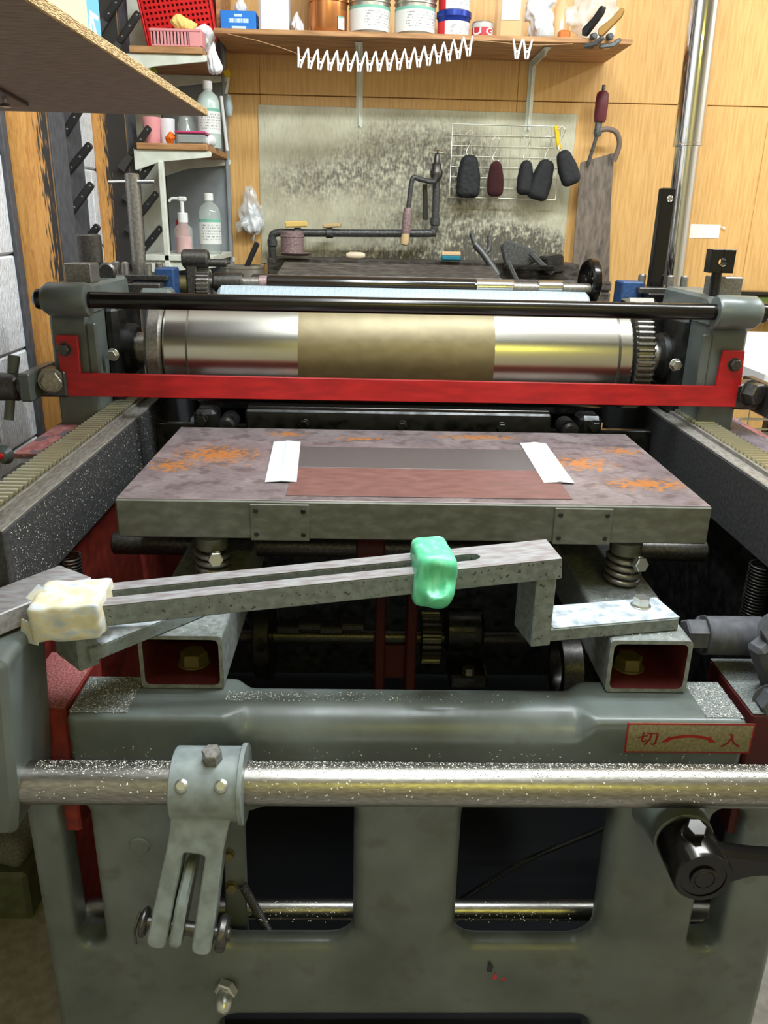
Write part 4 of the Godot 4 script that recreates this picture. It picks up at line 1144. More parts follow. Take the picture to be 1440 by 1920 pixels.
func build_left_wall_things() -> void:
	# ink knives stuck in a row along the posts
	var handle := prism(rounded([[-0.0095, 0.0], [0.0095, 0.0], [0.0105, 0.05], [0.0095, 0.1], [-0.0095, 0.1], [-0.0105, 0.05]], 0.008), 0.012, 0.003)
	var blade := prism(outline([[-0.009, 0.005], [0.009, 0.005], [0.012, -0.05], [-0.012, -0.05]]), 0.0016, 0.0003)
	var knives := [
		[Vector3(-0.884, 1.45, -2.31), Vector3(-0.812, 1.53, -2.32), "charcoal board"], [Vector3(-0.884, 1.35, -2.3), Vector3(-0.822, 1.43, -2.32), "charcoal board"], [Vector3(-0.88, 1.245, -2.31), Vector3(-0.82, 1.32, -2.32), "charcoal board"], [Vector3(-0.884, 1.54, -2.31), Vector3(-0.83, 1.615, -2.32), "charcoal board"],
		[Vector3(-0.79, 1.515, -2.585), Vector3(-0.722, 1.6, -2.59), "black post"], [Vector3(-0.785, 1.43, -2.585), Vector3(-0.722, 1.505, -2.59), "black post"], [Vector3(-0.785, 1.34, -2.585), Vector3(-0.722, 1.412, -2.59), "black post"], [Vector3(-0.78, 1.243, -2.585), Vector3(-0.716, 1.316, -2.59), "black post"], [Vector3(-0.785, 1.15, -2.585), Vector3(-0.722, 1.223, -2.59), "black post"],
		[Vector3(-0.797, 1.805, -2.585), Vector3(-0.735, 1.882, -2.59), "black post"], [Vector3(-0.785, 1.705, -2.585), Vector3(-0.724, 1.778, -2.59), "black post"], [Vector3(-0.83, 1.86, -2.585), Vector3(-0.774, 1.93, -2.59), "black post"]]
	var spelled := ["topmost", "second", "third", "fourth", "fifth", "sixth", "seventh", "lowest"]
	knives.sort_custom(func(p, q): return p[0].y > q[0].y)
	var counted := {}
	for k in knives:
		var nth: int = counted.get(k[2], 0)
		counted[k[2]] = nth + 1
		var place: String = "lowest" if nth == (3 if k[2] == "charcoal board" else 7) else spelled[nth] + (" from the top" if nth else "")
		var a: Vector3 = k[0]
		var b: Vector3 = k[1]
		b = a + (b - a).normalized() * 0.105
		var t := along(a, b)
		t.origin = a
		var o := thing("ink_knife", "ink knife with a black riveted handle, %s on the %s" % [place, k[2]], "ink knife", a, "ink knives on the " + k[2])
		part(o, "handle", handle, M.black_handle, t)
		part(o, "blade", blade, M.blade, t)
		for h in [0.02, 0.055, 0.09]:
			part(o, "rivet", rod(0.0028, 0.0135, 0.0005, 10), M.rivet, t * at(0, h, 0, Vector3(90, 0, 0)))
	# the big board overhead, with a carton on it
	var s := thing("overhead_shelf", "thick chipboard shelf with a raw edge sticking out above the press", "shelf", Vector3(-0.63, 1.51, -1.0))
	part(s, "board", box(0.53, 0.0105, 1.45, 0.0008), M.board_dark, at(-0.627, 1.5155, -0.785))
	part(s, "raw_edge", box(0.004, 0.0107, 1.45, 0.0006), M.raw_edge, at(-0.36, 1.5156, -0.785), "raw pale chipboard edge")
	var ang := part(s, "bracket", box(0.1, 0.005, 0.34, 0.001), M.screw_brown, at(-0.635, 1.5072, -1.215, Vector3(0, 9, 0)))
	part(ang, "screw", lathe([Vector2(0, 0), Vector2(0.008, 0), Vector2(0.006, 0.004), Vector2(0.003, 0.005), Vector2(0.003, 0.012), Vector2(0, 0.012)], 14), M.rivet, at(-0.614, 1.494, -1.305))
	var c := thing("carton", "cream cardboard box with pale blue print on the overhead shelf", "cardboard box", Vector3(-0.54, 1.521, -1.25))
	part(c, "box_body", box(0.2, 0.26, 0.36, 0.003), M.carton_print, at(-0.51, 1.651, -0.94))
	part(c, "flap", box(0.098, 0.003, 0.356, 0.001), M.carton_print, at(-0.56, 1.782, -0.94))
	part(c, "flap", box(0.098, 0.003, 0.356, 0.001), M.carton_print, at(-0.46, 1.782, -0.94))
	# things on the floor beside the left wall
	var fc := thing("floor_crate", "green crate with a grey cloth on top on the floor beside the press", "crate", Vector3(-0.8, 0, -1.35))
	part(fc, "crate_body", box(0.15, 0.12, 0.3, 0.008), M.press_paint_olive, at(-0.82, 0.06, -1.4))
	part(fc, "cloth", nets(Vector3(-0.1, -0.05, -0.17), Vector3(0.1, 0.06, 0.17), 0.012, func(p: Vector3) -> float: return sd_box(p, Vector3(0.072, 0.03, 0.14), 0.025) + 0.004 * sin(p.x * 90.0) * sin(p.z * 60.0)), M.dusty_paint, at(-0.82, 0.149, -1.4))

func bottle(called: String, label: String, p: Vector3, r: float, h: float, body: Material, cap: Material, group := "") -> Node3D:
	var o := thing(called, label, "bottle", p, group)
	part(o, "body", lathe([Vector2(0, 0), Vector2(r * 0.92, 0), Vector2(r, 0.005), Vector2(r, h * 0.68), Vector2(r * 0.85, h * 0.78), Vector2(r * 0.36, h * 0.86), Vector2(r * 0.34, h * 0.9), Vector2(0, h * 0.9)], 24), body, at(p.x, p.y, p.z))
	part(o, "cap", rod(r * 0.42, h * 0.13, 0.002, 20), cap, at(p.x, p.y + h * 0.94, p.z))
	return o

func bag(lo: Vector3, hi: Vector3, seed_: int, knot := true) -> Mesh:   # a crumpled plastic bag, wide below and gathered above
	var n := noise(14.0, seed_, 2)
	var c := (lo + hi) / 2
	var h := (hi - lo) / 2
	var cell := maxf(0.004, minf(h.x, minf(h.y, h.z)) / 7.0)
	return nets(lo - Vector3.ONE * 0.02, hi + Vector3.ONE * 0.02, cell, func(p: Vector3) -> float:
		var q := (p - c) / h
		var taper := 1.0 - (0.55 * smoothstep(-0.2, 1.0, q.y) if knot else 0.0)
		var d := (Vector3(q.x / taper, q.y, q.z / taper).length() - 1.0) * minf(h.x, h.z) * 0.8
		return d + n.get_noise_3dv(p) * minf(h.x, h.z) * 0.45 + absf(sin(atan2(q.x, q.z) * 5.0 + q.y * 2.0)) * 0.003)

func build_rack() -> void:
	var o := thing("steel_rack", "grey and cream steel rack with wooden shelves in the corner", "shelving", Vector3(-0.66, 0, -2.75))
	part(o, "end_panel", box(0.215, 2.1, 0.012, 0.003), M.grey_panel, at(-0.664, 1.05, -2.938), "grey end panel")
	part(o, "back_panel", box(0.115, 2.1, 0.01, 0.003), M.cream_metal, at(-0.832, 1.05, -2.938), "cream panel")
	part(o, "edge_post", box(0.012, 2.1, 0.02, 0.003), M.grey_panel, at(-0.562, 1.05, -2.925))
	part(o, "post", box(0.016, 1.5, 0.016, 0.002), M.cream_metal, at(-0.698, 0.75, -2.57), "cream upright")
	var y := 0.0
	for k in 3:
		y = [1.238, 1.548, 1.796][k]
		part(o, "shelf_board", box(0.205, 0.017, 0.36, 0.0015), M.shelf_wood if k else M.cream_metal, at(-0.661, y - 0.0085, -2.742), "wooden shelf board" if k else "cream metal shelf")
		for z in [-2.572, -2.92]:
			part(o, "bracket", prism(rounded([[-0.775, y - 0.018], [-0.549, y - 0.018], [-0.549, y - 0.034], [-0.7, y - 0.05], [-0.775, y - 0.075]], 0.006), 0.004, 0.001), M.cream_metal, at(0, 0, z), "cream tapered shelf bracket")
	# bottom shelf
	var p := thing("pump_bottle", "pump bottle with white pump head and red liquid on the bottom shelf", "pump bottle", Vector3(-0.668, 1.238, -2.68))
	part(p, "body", lathe([Vector2(0, 0), Vector2(0.026, 0), Vector2(0.028, 0.005), Vector2(0.028, 0.075), Vector2(0.014, 0.09), Vector2(0.013, 0.096), Vector2(0, 0.096)], 22), M.bottle_clear, at(-0.668, 1.238, -2.68))
	part(p, "liquid", rod(0.024, 0.05, 0.003, 20), M.pink_plastic, at(-0.668, 1.266, -2.68))
	part(p, "collar", rod(0.016, 0.03, 0.002, 18), M.white_plastic, at(-0.668, 1.345, -2.68))
	part(p, "stem", rod(0.006, 0.04, 0.001, 12), M.white_plastic, at(-0.668, 1.375, -2.68))
	part(p, "pump_head", join([[box(0.026, 0.014, 0.018, 0.004), at(0, 0, 0)], [tube(bend([Vector3(-0.008, 0, 0), Vector3(-0.03, 0.001, 0.002), Vector3(-0.042, -0.008, 0.003)]), 0.0045, 8), at(0, 0, 0)]]), M.white_plastic, at(-0.666, 1.4, -2.68))
	var s := bottle("sanitizer_bottle", "clear bottle with a green and white label on the bottom shelf", Vector3(-0.588, 1.238, -2.7), 0.034, 0.18, M.bottle_clear, M.white_plastic)
	part(s, "label", lathe([Vector2(0.0342, 0.03), Vector2(0.0348, 0.03), Vector2(0.0348, 0.105), Vector2(0.0342, 0.105)], 24), M.label_green, at(-0.588, 1.238, -2.7, Vector3(0, 150, 0)))
	single("red_cap_jar", lathe([Vector2(0, 0), Vector2(0.022, 0), Vector2(0.023, 0.07), Vector2(0.017, 0.08), Vector2(0.017, 0.1), Vector2(0, 0.1)], 20), M.red_plastic, at(-0.7, 1.238, -2.8), "small red jar behind the pump bottle", "jar")
	# middle shelf
	var b := bottle("spirit_bottle", "translucent white bottle with a green label on the middle shelf", Vector3(-0.578, 1.548, -2.72), 0.034, 0.185, M.bottle_milky, M.white_plastic)
	part(b, "label", lathe([Vector2(0.0342, 0.04), Vector2(0.0348, 0.04), Vector2(0.0348, 0.11), Vector2(0.0342, 0.11)], 24), M.label_green, at(-0.578, 1.548, -2.72, Vector3(0, 150, 0)))
	var box_ := thing("lidded_box", "flat clear plastic box with a magenta lid on the middle shelf", "plastic box", Vector3(-0.608, 1.548, -2.62))
	part(box_, "tray", box(0.086, 0.03, 0.06, 0.006), M.bottle_clear, at(-0.61, 1.563, -2.615))
	part(box_, "filling", box(0.076, 0.02, 0.05, 0.004), M.tool_grey, at(-0.61, 1.561, -2.615))
	part(box_, "lid", box(0.092, 0.006, 0.066, 0.003), M.magenta_plastic, at(-0.61, 1.581, -2.615))
	single("orange_cloth", bag(Vector3(-0.022, 0.0, -0.02), Vector3(0.022, 0.042, 0.02), 4), M.orange_cloth, at(-0.672, 1.548, -2.6), "crumpled orange cloth beside the magenta lidded box", "cloth")
	single("plastic_cup", lathe([Vector2(0, 0), Vector2(0.022, 0), Vector2(0.027, 0.075), Vector2(0.026, 0.075), Vector2(0.021, 0.002), Vector2(0, 0.002)], 22), M.pink_plastic, at(-0.735, 1.548, -2.64), "pale pink plastic cup on the middle shelf", "cup")
	single("plastic_cup", lathe([Vector2(0, 0), Vector2(0.02, 0), Vector2(0.025, 0.075), Vector2(0.024, 0.075), Vector2(0.019, 0.002), Vector2(0, 0.002)], 22), M.white_bag, at(-0.697, 1.548, -2.67), "milky white plastic cup on the middle shelf", "cup")
	single("glass_jar", lathe([Vector2(0, 0), Vector2(0.028, 0), Vector2(0.028, 0.07), Vector2(0.022, 0.08), Vector2(0.022, 0.09), Vector2(0, 0.09)], 22), M.bottle_clear, at(-0.655, 1.548, -2.75), "clear glass jar behind the orange cloth", "jar")
	single("white_rod", rod(0.0055, 0.16, 0.001, 12), M.white_plastic, at(-0.556, 1.632, -2.86, Vector3(3, 0, 4)), "thin white rod standing beside the spirit bottle", "rod")
	single("crumpled_bag", bag(Vector3(-0.022, 0, -0.03), Vector3(0.022, 0.035, 0.03), 14, false), M.white_bag, at(-0.573, 1.548, -2.655), "small white bag bunched at the edge of the middle shelf", "plastic bag")
	# top shelf
	var r := thing("red_basket", "red perforated plastic basket tilted on the top shelf", "basket", Vector3(-0.66, 1.8, -2.75))
	var rt := at(-0.655, 1.918, -2.74, Vector3(16, 6, 8))
	var bars := []
	for k in 15:   # the pierced wall: strips both ways
		bars.append([box(0.0065, 0.13, 0.003, 0.0005), at(-0.091 + k * 0.013, 0.0, 0)])
	for k in 9:
		bars.append([box(0.19, 0.0075, 0.0034, 0.0005), at(0, -0.056 + k * 0.014, 0)])
	var wall := join(bars)
	part(r, "pierced_wall", wall, M.red_plastic, rt * at(0, 0, 0.07))
	part(r, "pierced_wall", wall, M.red_plastic, rt * at(0, 0, -0.07))
	part(r, "rim", box(0.205, 0.02, 0.15, 0.004), M.red_plastic, rt * at(0, 0.075, 0))
	part(r, "lower_band", box(0.2, 0.024, 0.146, 0.004), M.red_plastic, rt * at(0, -0.07, 0))
	for x in [-0.1, 0.1]:
		part(r, "end_wall", box(0.006, 0.15, 0.146, 0.002), M.red_plastic, rt * at(x, 0, 0))
	var pk := thing("pink_basket", "small pink slotted basket at the front of the top shelf", "basket", Vector3(-0.65, 1.796, -2.6))
	for k in 11:
		part(pk, "slat", box(0.006, 0.034, 0.0025, 0.0006), M.pink_plastic, at(-0.692 + k * 0.0095, 1.817, -2.573))
	part(pk, "rim", box(0.146, 0.008, 0.07, 0.002), M.pink_plastic, at(-0.634, 1.838, -2.605))
	part(pk, "bottom", box(0.136, 0.006, 0.066, 0.002), M.pink_plastic, at(-0.634, 1.8, -2.605))
	part(pk, "end_wall", box(0.038, 0.038, 0.0025, 0.001), M.pink_plastic, at(-0.58, 1.819, -2.573))
	part(pk, "end_wall", box(0.0025, 0.038, 0.064, 0.001), M.pink_plastic, at(-0.562, 1.819, -2.605))
	part(pk, "end_wall", box(0.0025, 0.038, 0.064, 0.001), M.pink_plastic, at(-0.702, 1.819, -2.605))
	part(pk, "lining", box(0.13, 0.03, 0.004, 0.001), M.tool_grey, at(-0.635, 1.816, -2.585))
	single("yellow_cloth", bag(Vector3(-0.036, 0.0, -0.02), Vector3(0.036, 0.042, 0.02), 23), M.yellow_cloth, at(-0.625, 1.842, -2.6), "folded yellow cloth lying on the pink basket", "cloth")
	single("plastic_bag", bag(Vector3(-0.04, 0.0, -0.05), Vector3(0.04, 0.075, 0.05), 27, false), M.white_bag, at(-0.585, 1.796, -2.7), "pale plastic bag beside the pink basket", "plastic bag")
	single("plastic_bag", bag(Vector3(-0.026, -0.06, -0.02), Vector3(0.022, 0.02, 0.02), 29), M.white_bag, at(-0.535, 1.793, -2.62), "white plastic bag hanging off the front of the top shelf", "plastic bag")
	single("lime_packet", box(0.012, 0.03, 0.01, 0.002), M.lime_plastic, at(-0.715, 1.752, -2.62, Vector3(0, 0, 30)), "lime packet peeking out behind the overhead shelf", "packet")
	# small things hanging on the edge of the grey panel
	var t := thing("hanging_strip", "clear blister pack with yellow tag hanging on the grey panel edge", "packet", Vector3(-0.54, 1.65, -2.9))
	part(t, "tag", box(0.02, 0.022, 0.003, 0.001), M.yellow_plastic, at(-0.546, 1.782, -2.9, Vector3(0, 0, 20)))
	part(t, "blister", lathe([Vector2(0, 0), Vector2(0.01, 0.005), Vector2(0.014, 0.03), Vector2(0.009, 0.065), Vector2(0, 0.07)], 14), M.bag_clear, at(-0.545, 1.655, -2.9))
	part(t, "filling", lathe([Vector2(0, 0), Vector2(0.006, 0.005), Vector2(0.009, 0.03), Vector2(0.005, 0.055), Vector2(0, 0.06)], 12), surface("pale_blue", [[0.5, Color(0.62, 0.78, 0.82)]], 0.02, Vector3.ONE * 0.1, 0.5), at(-0.545, 1.66, -2.9))
	part(t, "stick", box(0.008, 0.05, 0.003, 0.001), M.white_plastic, at(-0.547, 1.748, -2.9, Vector3(0, 0, -12)))
	var g := thing("wall_bag", "clear plastic bag of white rags hanging on the plywood beside the splash sheet", "plastic bag", Vector3(-0.488, 1.295, -2.91))
	part(g, "bag", bag(Vector3(-0.052, 0.0, -0.028), Vector3(0.052, 0.15, 0.028), 33), M.bag_clear, at(-0.49, 1.292, -2.912))
	part(g, "rags", bag(Vector3(-0.04, 0.008, -0.02), Vector3(0.042, 0.1, 0.02), 35), M.white_bag, at(-0.486, 1.292, -2.91))
	part(g, "hook", tube(bend([Vector3(-0.488, 1.44, -2.95), Vector3(-0.487, 1.445, -2.92), Vector3(-0.487, 1.435, -2.905)]), 0.003, 6), M.clamp_pad, at(0, 0, 0))
	var h := thing("lidded_tin", "pale round tin with a black handled ink knife in it beside the sink", "tin", Vector3(-0.475, 1.13, -2.6))
	part(h, "tin_body", lathe([Vector2(0, 0), Vector2(0.064, 0), Vector2(0.066, 0.06), Vector2(0.068, 0.062), Vector2(0.068, 0.07), Vector2(0.06, 0.07), Vector2(0.06, 0.005), Vector2(0, 0.005)], 30), M.tin_can, at(-0.478, 1.14, -2.62))
	part(h, "handle", rod(0.0085, 0.09, 0.003, 14), M.black_handle, along(Vector3(-0.468, 1.2, -2.62), Vector3(-0.43, 1.276, -2.62)))
	part(h, "rest", box(0.14, 0.02, 0.14, 0.004), M.shelf_wood, at(-0.478, 1.13, -2.62))

func build_wall_shelf() -> void:
	var o := thing("wall_shelf", "long plywood wall shelf on white metal brackets", "shelf", Vector3(0.07, 1.85, -2.8))
	part(o, "board", box(1.218, 0.014, 0.298, 0.0015), M.shelf_wood, at(0.068, 1.8545, -2.799))
	for x in [-0.122, 0.442]:
		part(o, "bracket", join([[box(0.022, 0.205, 0.003, 0.001), at(0, -0.105, 0)], [box(0.006, 0.2, 0.012, 0.001), at(0, -0.105, 0.006)], [box(0.022, 0.003, 0.24, 0.001), at(0, -0.0025, 0.12)], [box(0.004, 0.016, 0.2, 0.001), at(0, -0.011, 0.11)]]), M.cream_metal, at(x, 1.8475, -2.947))
	for x in [-0.56, -0.285]:
		part(o, "divider", box(0.014, 0.2, 0.2, 0.001), M.shelf_wood, at(x + 0.02, 1.9625, -2.845))
	part(o, "divider_back", box(0.29, 0.2, 0.006, 0.001), M.plywood, at(-0.4, 1.9625, -2.942))
	var ti := thing("tissue_box", "blue tissue box with white print on the wall shelf", "tissue box", Vector3(-0.478, 1.8615, -2.72))
	part(ti, "carton", box(0.104, 0.055, 0.1, 0.002), M.tissue_print, at(-0.476, 1.889, -2.75))
	part(ti, "tissue", bag(Vector3(-0.02, 0.0, -0.016), Vector3(0.02, 0.05, 0.016), 43), M.paper_white, at(-0.475, 1.914, -2.75))
	single("paper_pack", box(0.088, 0.105, 0.08, 0.008), M.paper_white, at(-0.372, 1.914, -2.74), "white wrapped paper pack beside the tissue box", "paper pack")
	single("paper_twist", bag(Vector3(-0.02, 0.0, -0.03), Vector3(0.02, 0.06, 0.03), 47), M.white_bag, at(-0.307, 1.8615, -2.735), "twisted end of white wrapping beside the paper pack", "wrapper")
	var cans := [[-0.213, 0.056, "copper_can", "copper coloured ink can beside the shelf divider"], [-0.091, 0.06, "tin_can", "silver ink can with white label beside the copper can"], [0.045, 0.06, "tin_can", "silver ink can with green edged label beside the blue cans"]]
	for k in 3:
		var c: Array = cans[k]
		var r: float = c[1]
		var can := thing("ink_can", c[3], "ink can", Vector3(c[0], 1.8615, -2.74), "ink cans on the wall shelf")
		part(can, "body", lathe([Vector2(0, 0), Vector2(r - 0.004, 0), Vector2(r - 0.002, 0.003), Vector2(r, 0.084), Vector2(r + 0.003, 0.086), Vector2(r + 0.003, 0.09), Vector2(r, 0.092), Vector2(r, 0.1), Vector2(0, 0.1)], 36), M[c[2]], at(c[0], 1.8615, -2.74))
		part(can, "lid", lathe([Vector2(r * 0.8, 0.1), Vector2(r + 0.003, 0.1), Vector2(r + 0.004, 0.104), Vector2(r + 0.001, 0.112), Vector2(r * 0.9, 0.112), Vector2(r * 0.88, 0.108), Vector2(0, 0.108)], 36), M[c[2]], at(c[0], 1.8615, -2.74))
		if k > 0:
			part(can, "label", lathe([Vector2(r - 0.001, 0.012), Vector2(r + 0.0004, 0.012), Vector2(r + 0.0014, 0.076), Vector2(r, 0.076)], 36), M.label_green if k == 2 else M.label_grey, at(c[0], 1.8615, -2.74, Vector3(0, [0, 175, 160][k], 0)))
		else:
			part(can, "label", box(0.024, 0.034, 0.001, 0.0003), M.label_green, at(c[0] + 0.039, 1.8915, -2.699, Vector3(0, 43, 0)))
	for k in 2:
		var y := 1.8615 + k * 0.0735
		var can := thing("ink_can", ["blue lidded ink can with white label standing on the shelf", "blue lidded ink can stacked on top of the other blue can"][k], "ink can", Vector3(0.16, y, -2.74), "ink cans on the wall shelf")
		part(can, "body", lathe([Vector2(0, 0), Vector2(0.045, 0), Vector2(0.047, 0.045), Vector2(0, 0.045)], 32), M.blue_can, at(0.16, y, -2.74))
		part(can, "label", lathe([Vector2(0.0445, 0.001), Vector2(0.0462, 0.001), Vector2(0.048, 0.044), Vector2(0.046, 0.044)], 32), M.label_red, at(0.16, y, -2.74, Vector3(0, 170, 0)))
		part(can, "lid", lathe([Vector2(0, 0.044), Vector2(0.048, 0.044), Vector2(0.049, 0.054), Vector2(0.052, 0.057), Vector2(0.052, 0.071), Vector2(0.049, 0.073), Vector2(0, 0.073)], 32), M.blue_can, at(0.16, y, -2.74))
	var ug := thing("red_tin", "small tin with white letters on red beside the blue cans", "tin", Vector3(0.245, 1.8615, -2.74))
	part(ug, "tin_body", lathe([Vector2(0, 0), Vector2(0.032, 0), Vector2(0.032, 0.046), Vector2(0.03, 0.05), Vector2(0, 0.05)], 28), M.tin_can, at(0.248, 1.8615, -2.745))
	part(ug, "label", lathe([Vector2(0.0322, 0.004), Vector2(0.0326, 0.004), Vector2(0.0326, 0.046), Vector2(0.0322, 0.046)], 28), M.label_letters, at(0.248, 1.8615, -2.745, Vector3(0, -90, 0)))
	var j := thing("solvent_jug", "amber clear jug with a white label on the wall shelf", "jug", Vector3(0.328, 1.8615, -2.74))
	part(j, "jug_body", box(0.082, 0.16, 0.08, 0.01), M.jug_clear, at(0.328, 1.9425, -2.75))
	part(j, "label", box(0.055, 0.075, 0.001, 0.0003), M.label_grey, at(0.325, 1.95, -2.7085))
	part(j, "jug_neck", rod(0.018, 0.03, 0.003), M.white_plastic, at(0.328, 2.037, -2.75))
	single("clear_pouch", bag(Vector3(-0.045, 0, -0.04), Vector3(0.045, 0.14, 0.04), 51, false), M.white_bag, at(0.42, 1.8615, -2.745), "white label pouch leaning beside the amber jug", "pouch")
	single("foil_pack", box(0.05, 0.03, 0.05, 0.006), M.bag_clear, at(0.425, 1.8765, -2.69), "small clear pack in front of the white pouch", "packet")
	single("amber_block", box(0.034, 0.028, 0.03, 0.004), M.amber, at(0.487, 1.8755, -2.71), "small amber coloured pack between the pouch and the plastic bag", "packet")
	single("plastic_bag", bag(Vector3(-0.07, 0, -0.05), Vector3(0.07, 0.15, 0.05), 57, false), M.bag_clear, at(0.578, 1.8615, -2.76), "big clear plastic bag at the right end of the wall shelf", "plastic bag")
	single("clear_bottle", lathe([Vector2(0, 0), Vector2(0.024, 0), Vector2(0.025, 0.1), Vector2(0.01, 0.125), Vector2(0.01, 0.15), Vector2(0, 0.15)], 20), M.jug_clear, at(0.49, 1.8615, -2.78), "slim clear bottle behind the amber pack", "bottle")
	# spring clamps gripping the shelf edge
	for k in 2:
		var x: float = [0.553, 0.6][k]
		var cl := thing("spring_clamp", ["black handled spring clamp gripping the shelf edge", "brass coloured spring clamp gripping the shelf edge"][k], "spring clamp", Vector3(x, 1.85, -2.65))
		var m: Material = [M.black_handle, M.clamp_brass][k]
		part(cl, "upper_jaw", prism(rounded([[-0.012, -0.002], [0.0, -0.004], [0.05, 0.045], [0.055, 0.062], [0.044, 0.066], [0.02, 0.04], [-0.014, 0.016]], 0.005), 0.016, 0.002), m, at(x - 0.014, 1.868, -2.644, Vector3(0, -50 + k * 30, 0)))
		part(cl, "lower_jaw", prism(rounded([[-0.012, 0.0], [0.03, 0.004], [0.05, 0.02], [0.044, 0.028], [0.02, 0.014], [-0.012, 0.012]], 0.004), 0.014, 0.002), M.tool_grey, at(x - 0.01, 1.832, -2.638, Vector3(0, -40 + k * 30, 0)))
		part(cl, "coil", rod(0.009, 0.02, 0.003, 14), M.tool_grey, at(x + 0.004, 1.862, -2.634, Vector3(90, 20, 0)))
		part(cl, "pad", rod(0.011, 0.006, 0.002, 14), M.clamp_pad if k else M.black_handle, at(x, 1.836, -2.645))
	# the string with its clothes pegs
	var line := [Vector3(-0.5, 1.846, -2.645), Vector3(-0.4, 1.826, -2.635), Vector3(-0.305, 1.8, -2.63)]
	var spots := []
	for i in 18:
		var f := (i - 5.5) / (11.5 if i > 5.5 else 5.5)
		spots.append(Vector3(-0.2915 + i * 0.0287, 1.7545 + (0.0465 if i > 5.5 else 0.0065) * f * f, -2.62))
	for s in spots:
		line.append(s + Vector3(0, 0.028, -0.004))
	line.append_array([Vector3(0.215, 1.844, -2.635), Vector3(0.32, 1.838, -2.632), Vector3(0.4, 1.836, -2.632), Vector3(0.5, 1.843, -2.64)])
	spots.append_array([Vector3(0.336, 1.798, -2.62), Vector3(0.365, 1.798, -2.62)])
	single("peg_string", tube(bend(line, 2), 0.0012, 5), M.string_twine, at(0, 0, 0), "thin string of pegs hanging under the wall shelf", "string")
	var leg := prism(outline([[0.0006, -0.001], [0.0056, -0.001], [0.0088, 0.018], [0.0156, 0.05], [0.0108, 0.05], [0.0024, 0.02]]), 0.008, 0.0006)
	var order := ["first", "second", "third", "fourth", "fifth", "sixth", "seventh", "eighth", "ninth", "tenth", "eleventh", "twelfth", "thirteenth", "fourteenth", "fifteenth", "sixteenth", "seventeenth", "last"]
	var peg: Node3D = null
	for k in spots.size():
		var at_ := Transform3D(Basis(Vector3.BACK, -0.12 + 0.24 * clampf((k - 5.0) / 14.0, -0.4, 1.0) if k < 18 else 0.0), spots[k])
		if peg == null:
			peg = thing("clothes_peg", "", "clothes peg", spots[k], "white pegs on the string")
			part(peg, "arm", leg, M.white_plastic, at(spots[k].x, spots[k].y, spots[k].z))
			part(peg, "arm", leg, M.white_plastic, at(spots[k].x, spots[k].y, spots[k].z, Vector3(0, 180, 0)))
			part(peg, "bridge", box(0.011, 0.006, 0.007, 0.001), M.white_plastic, at(spots[k].x, spots[k].y + 0.018, spots[k].z))
			part(peg, "spring", tube(bend([Vector3(0.006, 0.012, 0.002), Vector3(0.009, 0.022, 0.0), Vector3(0.0, 0.028, -0.006), Vector3(-0.009, 0.022, 0.0), Vector3(-0.006, 0.012, 0.002)], 4), 0.0009, 5), M.wire_metal, at(spots[k].x, spots[k].y, spots[k].z))
		var q: Node3D = peg
		if k > 0:
			q = peg.duplicate()
			q.name = numbered("clothes_peg")
			add_child(q)
		q.transform = at_
		q.set_meta("label", "%s white peg of the long row, counted from the tissue box" % order[k] if k < 18 else ["white peg of the separate pair, the one nearer the long row", "white peg of the separate pair, the one nearer the clamps"][k - 18])

